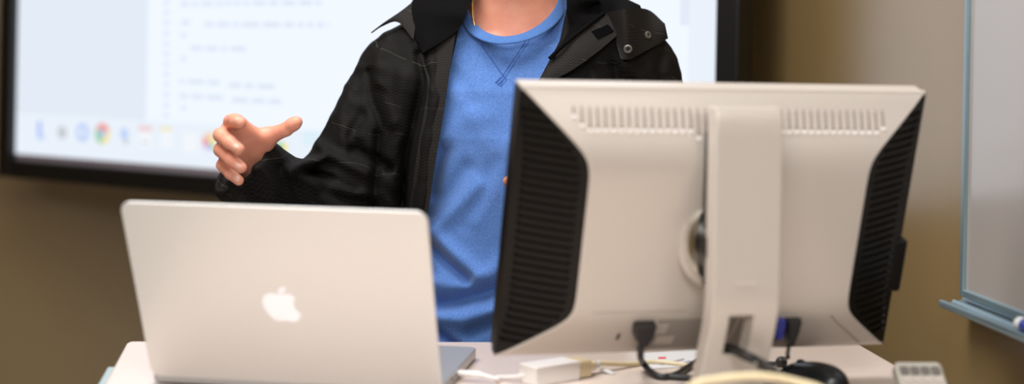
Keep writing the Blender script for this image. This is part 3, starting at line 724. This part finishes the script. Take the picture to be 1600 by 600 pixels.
PC = np.array([.006, 2.365]); PYAW = R_(-7)
def Z(r): return ZC + r           # heights relative to the eye line
def pl_(P):                       # into the torso's own axes
    c, s = math.cos(PYAW), math.sin(PYAW); x = P[:, 0] - PC[0]; y = P[:, 1] - PC[1]
    return x * c + y * s, -x * s + y * c
TZs = [-.60, -.52, -.45, -.36, -.28, -.2, -.12, -.05, .02]
TA_ = [.158, .158, .152, .148, .150, .158, .166, .166, .14]
TB_ = [.110, .112, .112, .108, .107, .112, .116, .106, .075]
SHL = np.array([-.180, 2.372, Z(-.045)]); SHR = np.array([.198, 2.375, Z(-.03)])
ELB = np.array([-.288, 2.335, Z(-.268)]); WRI = np.array([-.372, 2.175, Z(-.170)])
ELR = np.array([.272, 2.35, Z(-.29)]); WRR = np.array([.070, 2.205, Z(-.205)])
def torso(P):
    x, y = pl_(P); z = P[:, 2] - ZC; zc = np.clip(z, TZs[0], TZs[-1])
    a = np.interp(zc, TZs, TA_); b = np.interp(zc, TZs, TB_)
    q = ((np.abs(x) / a) ** 2.5 + (np.abs(y) / b) ** 2.5) ** (1 / 2.5); d = (q - 1) * np.minimum(a, b)
    dz = np.maximum(np.maximum(TZs[0] - z, z - TZs[-1]), -9); d = np.where(dz > 0, np.hypot(np.maximum(d, 0), dz), d)
    nb = [.006, 2.375, Z(.055)]
    d = smin(d, cone(P, nb, SHL + [.012, 0, .020], .066, .048), .05); d = smin(d, cone(P, nb, SHR + [-.012, 0, .020], .066, .048), .05)
    return d
NB0 = np.array([.002, 2.385, Z(.00)]); NB1 = np.array([-.004, 2.345, Z(.165)])
def seg2(px, py, pts):            # distance from pixel places to a polyline
    d = np.full(px.shape, 1e9)
    for (x0, y0), (x1, y1) in zip(pts[:-1], pts[1:]):
        ax, ay = x1 - x0, y1 - y0; t = np.clip(((px - x0) * ax + (py - y0) * ay) / (ax * ax + ay * ay), 0, 1)
        d = np.minimum(d, np.hypot(px - x0 - t * ax, py - y0 - t * ay))
    return d
FK = 1.05
def folds(P, L):                  # cloth folds: ridges (+) and creases (-) along measured lines on the front of the figure
    px, py = proj(P); out = np.zeros(len(P)); front = P[:, 1] < 2.42
    for pts, wd, am in L: out += FK * am * np.exp(-(seg2(px, py, pts) / wd) ** 2)
    return out * front
SHIRT_F = [([(664, 374), (700, 412), (730, 437)], 8, -.016), ([(672, 362), (712, 400), (744, 428)], 13, .010), ([(684, 352), (720, 318), (748, 290)], 12, .006),
           ([(668, 330), (700, 300), (730, 262)], 12, -.006), ([(690, 476), (735, 466), (780, 452)], 13, -.015), ([(676, 492), (720, 500), (765, 488)], 14, .010),
           ([(668, 512), (690, 524), (712, 542)], 7, -.014), ([(676, 532), (690, 545)], 9, .008), ([(674, 440), (712, 450), (750, 440), (790, 410)], 14, .007),
           ([(676, 300), (684, 258), (692, 235)], 12, -.011), ([(690, 215), (720, 190), (760, 180)], 16, .003), ([(705, 140), (740, 180), (770, 240)], 16, .003),
           ([(742, 345), (770, 300), (795, 230)], 15, .004), ([(728, 352), (752, 310), (775, 250)], 12, -.003), ([(735, 520), (770, 505)], 11, -.007),
           ([(700, 105), (722, 128), (735, 160)], 10, -.003)]
def shirt_d(P):
    d = torso(P); m = np.abs(d) < .04; out = d.copy()
    if m.any():
        Q = P[m]; f = folds(Q, SHIRT_F); f += .004 * (vnoise(Q * [14, 14, 9], 3) - .5) + .0022 * (vnoise(Q * [34, 34, 26], 4) - .5); out[m] = d[m] - f
    return out
# the neckline: an inclined oval, low in front
NKC = np.array([.000, 2.352]); NA, NBk = .0745, .088
def neck_z(th):                    # th 0 = front, +90 = viewer's right
    f = (1 - math.cos(th)) / 2; return Z(.0270 + .125 * f + .012 * math.sin(th) * (1 - f))
def neck_pt(th, out=0.0):
    dx = .005 * math.cos(th) * 0
    return np.array([NKC[0] + (NA + out) * math.sin(th), NKC[1] - (NBk + out) * math.cos(th), neck_z(th)])
def neck_hole(P):
    x = (P[:, 0] - NKC[0]) / NA; y = (P[:, 1] - NKC[1]) / NBk; q = (np.hypot(x, y) - 1) * NA
    th = np.arctan2(x, -y); f = (1 - np.cos(th)) / 2; zl = Z(.0270) + .125 * f + .012 * np.sin(th) * (1 - f)
    return smax(q, zl - .004 - P[:, 2], .004)
def tshirt(P):
    d = shirt_d(P); d = smax(d, -neck_hole(P), .004)
    d = smax(d, Z(-.57) - P[:, 2], .004)
    return d
JX_Z = np.array([.16, .09, .03, -.04, -.1, -.2, -.25, -.6]); JL = np.array([-.075, -.078, -.084, -.098, -.107, -.119, -.128, -.132]); JR = np.array([.085, .084, .072, .036, .040, .07, .085, .11])
JACK_F = [([(655, 85), (662, 125), (648, 190), (636, 240), (630, 330)], 8, -.012), ([(672, 100), (676, 160), (664, 230), (654, 330)], 12, .008), ([(630, 120), (622, 180), (610, 250), (606, 330)], 15, .009),
          ([(577, 112), (580, 155), (597, 198)], 6, -.007), ([(598, 110), (600, 150), (612, 190)], 10, .006), ([(552, 234), (590, 248), (606, 262)], 8, -.016), ([(592, 210), (588, 270), (582, 330)], 7, -.014),
          ([(498, 228), (530, 250), (572, 272)], 9, .009), ([(450, 270), (478, 255), (506, 246)], 9, .013), ([(474, 268), (512, 276), (556, 296)], 6, -.009), ([(458, 270), (490, 290), (520, 325)], 9, .007), ([(505, 300), (535, 312), (570, 318)], 8, -.009),
          ([(548, 135), (530, 180), (536, 215)], 11, .006), ([(566, 180), (548, 214), (560, 226)], 9, -.008), ([(528, 284), (560, 300), (585, 305)], 8, .007), ([(604, 60), (590, 90), (586, 130)], 9, .004),
          ([(440, 262), (455, 285), (472, 320)], 8, -.006), ([(400, 262), (425, 290), (436, 330)], 9, .007), ([(432, 236), (452, 266)], 7, .005), ([(356, 282), (380, 300), (400, 325)], 8, .006), ([(385, 290), (400, 302), (412, 322)], 7, -.002),
          ([(342, 282), (352, 305)], 8, -.001), ([(980, 100), (1000, 118), (1010, 150)], 12, .007), ([(960, 105), (965, 140)], 9, -.008), ([(1035, 75), (1030, 110), (1036, 140)], 8, -.006), ([(925, 110), (935, 140)], 10, .006)]
def sleeve(P, sh, el, wr, grow=0.0):
    ab = wr - el; fw = ab / np.linalg.norm(ab)
    d = cone(P, sh, el, .066 + grow, .069 + grow); d = smin(d, smin(cone(P, el, wr + fw * .010, .066 + grow, .0515 + grow), cone(P, wr, wr + fw * .07, .0525 + grow, .0525 + grow), .01), .03)
    return d, (P - (wr + fw * .020)) @ cuff_n(fw, sh)
def cuff_n(fw, sh):               # the gesturing sleeve's opening sits slanted
    n_ = fw + np.array([-.15, .45, .15]) if sh is SHL else fw
    return n_ / np.linalg.norm(n_)
def jacket_d(P):
    d = torso(P) - .015
    z = P[:, 2] - ZC; d = np.where(z < -.1, d - .008 * np.clip((-.1 - z) / .2, 0, 1), d)
    m = d < .30
    for sh, el, wr in ((SHL, ELB, WRI), (SHR, ELR, WRR)):
        sd, cut = sleeve(P, sh, el, wr)
        # the cuff is open: hollow the last stretch of sleeve
        ab = wr - el; fw = ab / np.linalg.norm(ab)
        hol = cone(P, wr - fw * .065, wr + fw * .05, .031, .0440); hol = np.minimum(hol, cone(P, wr + fw * .05, wr + fw * .16, .0440, .0445))
        sd = smax(sd, cut, .006); sd = smax(sd, -hol, .004)
        d = smin(d, sd, .022)
    k = np.abs(d) < .04
    if k.any():
        Q = P[k]; f = folds(Q, JACK_F)
        arm = ((Q[:, 0] < -.19) | (Q[:, 0] > .22)).astype(float)
        n1 = 1 - np.abs(2 * vnoise(Q * [26, 20, 38], 5) - 1); n2 = vnoise(Q * [60, 60, 70], 6); n3 = 1 - np.abs(2 * vnoise((Q @ np.array([[.8, 0, .6], [0, 1, 0], [-.6, 0, .8]])) * [16, 16, 46], 8) - 1)
        f += .0024 * (n1 - .5) + .0012 * (n2 - .5) + (.002 + .0015 * arm) * (n3 - .5)
        d[k] -= f
    return d
def jacket(P):
    d = jacket_d(P); z = P[:, 2] - ZC; x = P[:, 0]
    zi = z[:, None]; jl = np.interp(-z, -JX_Z, JL); jr = np.interp(-z, -JX_Z, JR)
    op = np.maximum(np.maximum(jl - x, x - jr), P[:, 1] - 2.335)
    d = smax(d, -op, .006)
    d = smax(d, ellip(P, (.0, 2.37, Z(.16)), (.098, .112, .15)) * -1, .01)      # room for the neck
    inn = torso(P) + .004; d = np.where((P[:, 0] > -.15) & (P[:, 0] < .17), smax(d, -inn, .003), d)   # hollow over the shirt
    return smax(d, Z(-.60) - P[:, 2], .004)

# ---- body: head, neck, torso, arms, legs in one surface, hands at finer grain
def tip(px, py, Y): return at(px, py, Y)
RW = WRI
HAND = dict(
    wrist=tip(392, 262, 2.172),
    mcp=[tip(366, 193, 2.100), tip(355, 209, 2.094), tip(350, 231, 2.098), tip(354, 252, 2.108)],
    f=[[tip(361, 190, 2.062), tip(368, 189, 2.040), tip(376, 192, 2.026)],
       [tip(345, 211, 2.056), tip(358, 222, 2.036), tip(373, 233, 2.026)],
       [tip(345, 234, 2.062), tip(360, 249, 2.042), tip(377, 262, 2.034)],
       [tip(348, 258, 2.078), tip(360, 271, 2.062), tip(373, 282, 2.056)]],
    thumb=[tip(402, 236, 2.150), tip(420, 213, 2.130), tip(447, 202, 2.120), tip(464, 190, 2.112)])
def handR(P):
    w_ = HAND['wrist']; d = cone(P, WRI - (WRI - ELB) * -.0, w_, .026, .024)
    d = smin(d, cone(P, WRI + (ELB - WRI) * .5, w_, .032, .025), .01)
    for i, m_ in enumerate(HAND['mcp']):
        d = smin(d, cone(P, w_ + (m_ - w_) * .12, m_, .0175, (.0118, .0122, .0115, .0105)[i]), .010)
    th = HAND['thumb']
    d = smin(d, cone(P, w_, th[0], .018, .017), .01); d = smin(d, cone(P, th[0], th[1], .0165, .0125), .008)
    d = smin(d, cone(P, HAND['mcp'][0] * .8 + th[1] * .2, th[1] * .75 + th[0] * .25, .0085, .0105), .012)     # web
    d = smin(d, cone(P, HAND['mcp'][0], th[0], .011, .014), .012)
    d = smin(d, chain(P, th[1:], [.0118, .0098, .0075], .003), .006)
    d = smin(d, ellip(P, th[2] * .35 + th[3] * .65, (.010, .010, .009)), .006)
    for i, fg in enumerate(HAND['f']):
        r = (.0098, .0100, .0095, .0085)[i]
        fd = chain(P, [HAND['mcp'][i]] + fg, [r * 1.12, r * 1.02, r * .93, r * .80], .003); d = smin(d, fd, .0035)
    return d
HL = dict(wrist=WRR + [-.03, -.012, .0], mcp=[tip(838, 287, 2.135), tip(836, 303, 2.130), tip(838, 320, 2.135), tip(844, 336, 2.142)],
          f=[[tip(815, 282, 2.120), tip(803, 283, 2.12), tip(794, 283, 2.125)], [tip(812, 306, 2.108), tip(806, 318, 2.122), tip(812, 324, 2.136)],
             [tip(816, 325, 2.112), tip(810, 336, 2.126), tip(816, 341, 2.140)], [tip(824, 342, 2.124), tip(818, 350, 2.136), tip(824, 354, 2.146)]],
          thumb=[tip(862, 272, 2.16), tip(846, 262, 2.145), tip(826, 262, 2.135), tip(812, 266, 2.13)])
def handL(P):
    w_ = HL['wrist']; d = cone(P, WRR + (ELR - WRR) * .4, w_, .031, .024)
    for i, m_ in enumerate(HL['mcp']): d = smin(d, cone(P, w_ + (m_ - w_) * .12, m_, .0165, (.0115, .0118, .0112, .0102)[i]), .010)
    th = HL['thumb']; d = smin(d, cone(P, w_, th[0], .018, .016), .01); d = smin(d, chain(P, th, [.015, .0118, .0098, .008], .004), .008)
    for i, fg in enumerate(HL['f']):
        r = (.0095, .0098, .0092, .0082)[i]; d = smin(d, chain(P, [HL['mcp'][i]] + fg, [r * 1.1, r, r * .92, r * .8], .003), .0035)
    return d
HC = np.array([-.012, 2.325, Z(.247)])            # head centre
HIPZ = Z(-.47); HIPS = [np.array([-.085, 2.37, HIPZ]), np.array([.095, 2.37, HIPZ])]
KNE = [np.array([-.10, 2.355, .50]), np.array([.11, 2.35, .50])]; ANK = [np.array([-.11, 2.40, .10]), np.array([.12, 2.39, .10])]
def face_axes(P):
    a = R_(-10); c, s = math.cos(a), math.sin(a); q = P - HC; return np.stack([q[:, 0] * c + q[:, 1] * s, -q[:, 0] * s + q[:, 1] * c, q[:, 2]], 1)
def head(P):
    q = face_axes(P)
    d = ellip(q, (0, .012, .030), (.074, .094, .082)); d = smin(d, ellip(q, (0, -.018, -.035), (.060, .068, .078)), .035)
    d = smin(d, ellip(q, (0, -.060, -.092), (.024, .022, .020)), .03)              # chin
    d = smin(d, cone(q, [0, -.082, .012], [0, -.104, -.030], .009, .012), .012)    # nose
    for s in (-1, 1):
        d = smin(d, ellip(q, (s * .011, -.094, -.033), (.008, .009, .007)), .006)
        d = smax(d, -ellip(q, (s * .030, -.094, .010), (.016, .014, .010)), .012)     # eye socket
        d = smin(d, ellip(q, (s * .032, -.078, .026), (.022, .010, .006)), .010)      # brow
        d = smin(d, ellip(q, (s * .078, .006, .000), (.009, .020, .031)), .006)       # ear
        d = smax(d, -ellip(q, (s * .086, .0, .002), (.006, .010, .018)), .004)
    d = smin(d, ellip(q, (0, -.085, -.056), (.024, .010, .006)), .006); d = smin(d, ellip(q, (0, -.084, -.068), (.020, .010, .0065)), .006)
    d = smax(d, -ellip(q, (0, -.096, -.0615), (.022, .010, .0016)), .002)
    for s in (-1, 1):              # lids around the eyes, open by a slit
        ec = (s * .030, -.0735, .010); lid = np.linalg.norm(q - np.array(ec), axis=1) - .0152
        slit = smax(ellip(q, (s * .030, -.090, .0095), (.0125, .016, .0050)), -.2 - q[:, 1], .001)
        d = smin(d, smax(lid, -slit, .0015), .005)
    return d
def bodyf(P):
    d = torso(P) + .007 + .024 * np.clip((Z(.0) - P[:, 2]) / .06, 0, 1); d = smin(d, cone(P, NB0, NB1, .0655, .056), .022); d = smin(d, head(P), .022)
    # collar bones and the two neck tendons
    for s, e in ((-1, SHL), (1, SHR)):
        d = smin(d, cone(P, [s * .018, 2.292, Z(.028)], [s * .08, 2.34, Z(.040)], .003, .003), .010)
    d = smin(d, cone(P, SHL, ELB, .038, .030), .02); d = smin(d, cone(P, ELB, WRI, .030, .027), .01)
    d = smin(d, cone(P, SHR, ELR, .044, .038), .02); d = smin(d, cone(P, ELR, WRR, .038, .027), .01)
    for h_, k_, a_ in zip(HIPS, KNE, ANK):
        d = smin(d, cone(P, h_, k_, .078, .050), .03); d = smin(d, cone(P, k_, a_, .050, .034), .012)
        d = smin(d, cone(P, a_, a_ + [0, -.10, -.055], .034, .028), .015)
    return d
who = thing('person', 'person in a black jacket and blue t-shirt behind the desk, one open hand raised', 'person', (PC[0], PC[1], 0), 0)
vf = joinVF(nets(bodyf, (-.36, 2.15, .0), (.36, 2.52, Z(.012)), .006), nets(bodyf, (-.135, 2.19, Z(.0)), (.135, 2.49, Z(.375)), .0028), nets(handR, (-.45, 2.0, Z(-.24)), (-.26, 2.24, Z(-.01)), .0017), nets(handL, (-.02, 2.06, Z(-.30)), (.19, 2.30, Z(-.12)), .0026))
me = nmesh(vf, 'body')
# fingernails: small plates set into the backs of the fingertips, same mesh
def nail(c, d_, n_, l, w_):
    d_ = d_ / np.linalg.norm(d_); n_ = n_ - d_ * (n_ @ d_); n_ /= np.linalg.norm(n_); s_ = np.cross(d_, n_); v = []; f = []
    for i in range(7):
        for j in range(7):
            a, b = (i - 3) / 3, (j - 3) / 3; e = math.sqrt(max(0, 1 - .75 * a ** 4)); v.append(c + d_ * a * l + s_ * b * w_ * e + n_ * (.0012 - .0028 * b * b - .0008 * a * a))
    f = [(i * 7 + j, i * 7 + j + 1, (i + 1) * 7 + j + 1, (i + 1) * 7 + j) for i in range(6) for j in range(6)]
    return v, f
bm = bmesh.new(); bm.from_mesh(me)
for i, fg in enumerate(HAND['f']):
    dd = fg[2] - fg[1]; back = np.array([-.55, -.6, .55]); r = (.0098, .0100, .0095, .0085)[i] * .84
    nn = back - dd * (back @ dd) / (dd @ dd); nn /= np.linalg.norm(nn)
    v, f = nail(fg[1] * .12 + fg[2] * .88 + nn * (r - .0008), dd, nn, .0052, .0048)
    bv = [bm.verts.new(p) for p in v]
    for q in f:
        fc = bm.faces.new([bv[t] for t in q]); fc.material_index = 1; fc.smooth = True
bm.to_mesh(me); bm.free()
link('body', me, [M['skin'], M['nail']], who)
# eyes and hair
def fw_(p):
    a = R_(-10); c, s = math.cos(a), math.sin(a); return HC + [p[0] * c - p[1] * s, p[0] * s + p[1] * c, p[2]]
for s in (-1, 1):
    e = MB().sphere(fw_((s * .030, -.0735, .010)), .0132, 12); ey = e.build('eye', M['eye'], who, smooth=True)
    MB().sphere(fw_((s * .030, -.0822, .010)), .0056, 10).build('iris', M['iris'], ey, smooth=True)
def hairf(P):
    q = face_axes(P); d = ellip(q, (0, .018, .038), (.083, .103, .088)); d = smax(d, -(q[:, 1] * .55 + q[:, 2] - .022), .01)
    return smax(d, -ellip(q, (0, -.07, -.01), (.062, .05, .07)), .008) - .004 * (vnoise(P * [90, 90, 40], 9) - .5)
link('hair', nmesh(nets(hairf, HC - [.12, .13, .12], HC + [.12, .14, .15], .004)), M['hair'], who)
# trousers and shoes
def trou(P):
    d = None
    for h_, k_, a_ in zip(HIPS, KNE, ANK):
        e = smin(cone(P, h_ + [0, 0, -.02], k_, .094, .074), cone(P, k_, a_ + [0, 0, .02], .074, .062), .02); d = e if d is None else smin(d, e, .03)
    d = smin(d, torso(P) - .004, .02); d = smax(d, P[:, 2] - Z(-.50), .004)
    return smax(d - .005 * (vnoise(P * [12, 12, 30], 12) - .5), .075 - P[:, 2], .004)
link('trousers', nmesh(nets(trou, (-.26, 2.2, .05), (.28, 2.54, Z(-.49)), .008)), M['trouser'], who)
for a_ in ANK:
    def sh(P):
        d = smin(cone(P, a_ + [0, .02, -.045], a_ + [0, -.135, -.062], .046, .040), cone(P, a_ + [0, .01, .0], a_ + [0, .0, -.03], .047, .045), .02)
        return smax(d, .012 - P[:, 2], .004)
    so = link('shoe', nmesh(nets(sh, a_ + [-.08, -.22, -.1], a_ + [.08, .10, .07], .005)), M['shoe'], who)
    MB().prism(rrect(.088, .245, .040, 8, a_[0], a_[1] - .055), 2, 0, .014).build('sole', M['sole'], so, bevel=.002)

# ---- t-shirt with rib neckband and stitched V
ts = link('t_shirt', nmesh(nets(tshirt, (-.24, 2.2, Z(-.585)), (.26, 2.52, Z(.17)), .0034)), M['shirt'], who)
rows = []
for i in range(97):
    th = 2 * math.pi * i / 96; c = neck_pt(th); o_ = np.array([math.sin(th), -math.cos(th), 0]); up = np.array([0, 0, 1.0]) * (.55 + .45 * 1) ; tl = .75 * (1 + math.cos(th)) / 2 + .15
    ax_ = np.array([0, 0, 1.0]) * math.cos(tl) - o_ * math.sin(tl); nr = o_ * math.cos(tl) + np.array([0, 0, 1.0]) * math.sin(tl)
    hw_, ht = .0092, .0023; r = []
    for k in range(16):
        q = 2 * math.pi * k / 16; cq, sq = math.cos(q), math.sin(q)
        r.append(c + ax_ * hw_ * math.copysign(abs(cq) ** .6, cq) + nr * ht * math.copysign(abs(sq) ** .8, sq) + nr * .002)
    rows.append(r)
nk = MB(); nk.grid(rows, close=True); nk.build('neckband', M['rib'], ts, smooth=True)
def march(px, py, fn, y0=2.10, y1=2.5, n=400):
    Ys = np.linspace(y0, y1, n); d = at(px, py, 1.0) - np.array([0, 0, ZC]); P = np.array([0, 0, ZC]) + d[None] * Ys[:, None]; v = fn(P)
    i = np.argmax(v < 0); return Ys[i] if v[i] < 0 else None
def on(px, py, fn, off, dflt=2.26):
    Y = march(px, py, fn); Y = dflt if Y is None else Y; return at(px, py, Y - off)
def stitch(pl, name='stitching', r=.0009):
    pts = []
    for (x0, y0), (x1, y1) in zip(pl[:-1], pl[1:]):
        for t in np.linspace(0, 1, 10): pts.append(on(x0 + (x1 - x0) * t, y0 + (y1 - y0) * t, shirt_d, .0001))
    return pts
sm = MB()
for pl in ([(826, 57), (806, 88), (786, 118), (776, 131)], [(830, 58), (810, 90), (790, 120), (781, 134)], [(752, 70), (766, 90), (784, 116), (792, 126)]): sm.tube(stitch(pl), .0010, 6)
for x, y in ((775, 127), (779, 130), (783, 133)): sm.tube([on(x - 1, y + 3, shirt_d, .0003), on(x + 7, y - 6, shirt_d, .0003)], .0010, 6)
sm.build('stitching', M['stitch'], ts, smooth=True)
# necklace
cp = spline([at(742, -30, 2.325), at(739, -8, 2.318), at(738, 14, 2.309), at(741, 38, 2.300), at(750, 60, 2.296)], 14); nl = MB()
for i, p in enumerate(cp): nl.sphere(p + np.array([0, -.0005, 0]), .0016, 6)
back_loop = spline([at(742, -30, 2.325), np.array([-.070, 2.37, Z(.115)]), np.array([-.045, 2.42, Z(.125)]), np.array([.0, 2.437, Z(.13)]), np.array([.05, 2.42, Z(.125)]), np.array([.072, 2.37, Z(.115)]), np.array([.066, 2.33, Z(.075)]), np.array([.045, 2.30, Z(.02)])], 12)
for p in back_loop: nl.sphere(p, .0016, 6)
nl.build('necklace', M['gold'], who, smooth=True)

# ---- jacket
jk = link('jacket', nmesh(nets(jacket, (-.46, 2.02, Z(-.615)), (.36, 2.54, Z(.16)), .0036)), M['jacket'], who)
def sheet(name, m, railA, railB, n=14, k=6, bulge=.004, th=.0022, parent=None, label=None):
    """a cloth flap between two rails of points, with its own thickness"""
    A = spline(railA, n); B = spline(railB, n); top = []; bot = []
    for a, b in zip(A, B):
        ra = []; rb = []
        for j in range(k + 1):
            t = j / k; p = a + (b - a) * t; vd = (p - np.array([0, 0, ZC])); vd /= np.linalg.norm(vd); p = p - vd * bulge * math.sin(math.pi * t)
            ra.append(p); rb.append(p + vd * th)
        top.append(ra); bot.append(rb[::-1])
    mb = MB(); mb.grid([a + b for a, b in zip(top, bot)], close=True)
    w2 = 2 * (k + 1); nn = len(top); base = 0
    for e in (0, nn - 1):
        for j in range(k): mb.f.append((e * w2 + j, e * w2 + j + 1, e * w2 + w2 - 2 - j, e * w2 + w2 - 1 - j)); mb.mi.append(0)
    o = mb.build(name, m, parent if parent is not None else jk, smooth=True, auto=50)
    if label: o['label'] = label
    return o
J = jacket_d
def oj(px, py, off, dflt=2.27): return on(px, py, J, off, dflt)
# viewer's left: black lined collar half lying open, outer wing tip standing off the shoulder
sheet('collar', M['lining'], [at(662, -25, 2.36), at(648, -5, 2.35), at(638, 16, 2.335), oj(640, 42, .010), oj(658, 82, .012)], [at(745, -25, 2.30), at(738, 0, 2.285), at(727, 22, 2.272), oj(714, 48, .012, 2.26), oj(664, 82, .014)], bulge=.006, th=.006)
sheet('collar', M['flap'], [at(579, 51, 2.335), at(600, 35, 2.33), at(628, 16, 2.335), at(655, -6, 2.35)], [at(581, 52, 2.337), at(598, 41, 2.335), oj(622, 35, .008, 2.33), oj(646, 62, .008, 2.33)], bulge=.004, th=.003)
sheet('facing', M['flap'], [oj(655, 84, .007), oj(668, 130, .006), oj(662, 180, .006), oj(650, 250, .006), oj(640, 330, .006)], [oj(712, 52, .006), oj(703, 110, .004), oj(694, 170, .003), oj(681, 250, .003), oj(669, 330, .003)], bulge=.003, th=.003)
def W3(x, y, r): return np.array([x, y, Z(r)])
sheet('collar', M['lining'], [at(662, -25, 2.36), W3(-.125, 2.42, .112), W3(-.07, 2.475, .105), W3(.0, 2.492, .10), W3(.075, 2.475, .105), W3(.125, 2.42, .112), at(925, -25, 2.34)],
      [at(745, -25, 2.30), W3(-.078, 2.37, .150), W3(-.062, 2.425, .165), W3(.0, 2.450, .170), W3(.065, 2.425, .165), W3(.088, 2.37, .150), at(882, -25, 2.30)], bulge=.0, th=.006)
# viewer's right: lining, turned flap with zip, hook patch and two snaps
sheet('collar', M['lining'], [at(882, -25, 2.30), at(885, 0, 2.285), at(886, 25, 2.272), oj(890, 44, .012, 2.255), oj(862, 92, .012)], [at(925, -25, 2.34), at(935, 0, 2.32), oj(942, 12, .012, 2.30), oj(930, 34, .014), oj(866, 94, .014)], bulge=.005, th=.005)
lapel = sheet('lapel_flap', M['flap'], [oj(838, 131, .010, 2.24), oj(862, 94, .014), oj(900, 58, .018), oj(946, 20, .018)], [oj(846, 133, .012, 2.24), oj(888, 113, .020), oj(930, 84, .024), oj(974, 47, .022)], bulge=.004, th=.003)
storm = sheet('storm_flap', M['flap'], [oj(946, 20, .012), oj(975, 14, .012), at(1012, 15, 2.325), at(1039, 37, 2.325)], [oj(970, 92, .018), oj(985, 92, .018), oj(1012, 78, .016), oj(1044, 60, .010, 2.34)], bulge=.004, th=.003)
sheet('collar', M['lining'], [at(915, -25, 2.35), at(945, -20, 2.35), at(975, -4, 2.345), at(1000, 8, 2.34)], [oj(925, 30, .006), oj(950, 28, .006), oj(975, 25, .006), oj(1008, 26, .004, 2.33)], bulge=.004, th=.004)
zp = MB(); zp.tube(spline([oj(858, 92, .020), oj(885, 66, .024), oj(915, 42, .024), oj(944, 20, .022)], 10), .0028, 8); zp.build('zipper', M['lining'], jk, smooth=True)
from mathutils.bvhtree import BVHTree
def hit(o, px, py, off):
    me_ = o.data; W = world_of(o); t = BVHTree.FromPolygons([W @ v.co for v in me_.vertices], [tuple(p.vertices) for p in me_.polygons])
    d = Vector(at(px, py, 1.0)) - Vector((0, 0, ZC)); d.normalize(); h = t.ray_cast(Vector((0, 0, ZC)), d); global HN; HN = -h[1] if h[1] is not None and h[1].dot(d) > 0 else h[1]
    return np.array(h[0] - d * off) if h[0] is not None else at(px, py, 2.28)
vp = [hit(lapel, 924, 49, .0030), hit(lapel, 950, 38, .0030), hit(lapel, 959, 48, .0030), hit(lapel, 934, 61, .0030)]
MB().add([tuple(p) for p in vp] + [tuple(p + [0, .0025, 0]) for p in vp], [(0, 1, 2, 3), (7, 6, 5, 4), (0, 4, 5, 1), (1, 5, 6, 2), (2, 6, 7, 3), (3, 7, 4, 0)]).build('hook_patch', M['velcro'], jk)
for x, y, r in ((981, 76, .0062), (1011, 55, .0058)):
    c = hit(storm, x, y, .0); s = MB(); s.lathe([(r * .5, .001), (r * .55, .0032), (r * .75, .0036), (r, .0028), (r * 1.02, .0)], c, HN, 24)
    so = s.build('snap', M['snap'], jk, smooth=True, auto=50)
    s = MB(); s.lathe([(r * .5, .0012), (r * .5, .002)], c, HN, 16); s.build('snap_centre', M['snap_hole'], so)
for wr, el in ((WRI, ELB),):
    fwv = (wr - el) / np.linalg.norm(wr - el); cc_ = wr + fwv * .018
    a_ = np.cross(fwv, [0, 0, 1]); a_ /= np.linalg.norm(a_); b_ = np.cross(fwv, a_)
    cc_ = wr + fwv * .0195; n_ = cuff_n(fwv, SHL)
    rg = []
    for t in np.linspace(0, 2 * math.pi, 49):
        u_ = (a_ * math.cos(t) + b_ * math.sin(t)) * .0485; rg.append(cc_ + u_ - fwv * (n_ @ u_) / (n_ @ fwv))
    MB().tube(rg, .0036, 8, cap=False).build('cuff_hem', M['jacket'], jk, smooth=True)
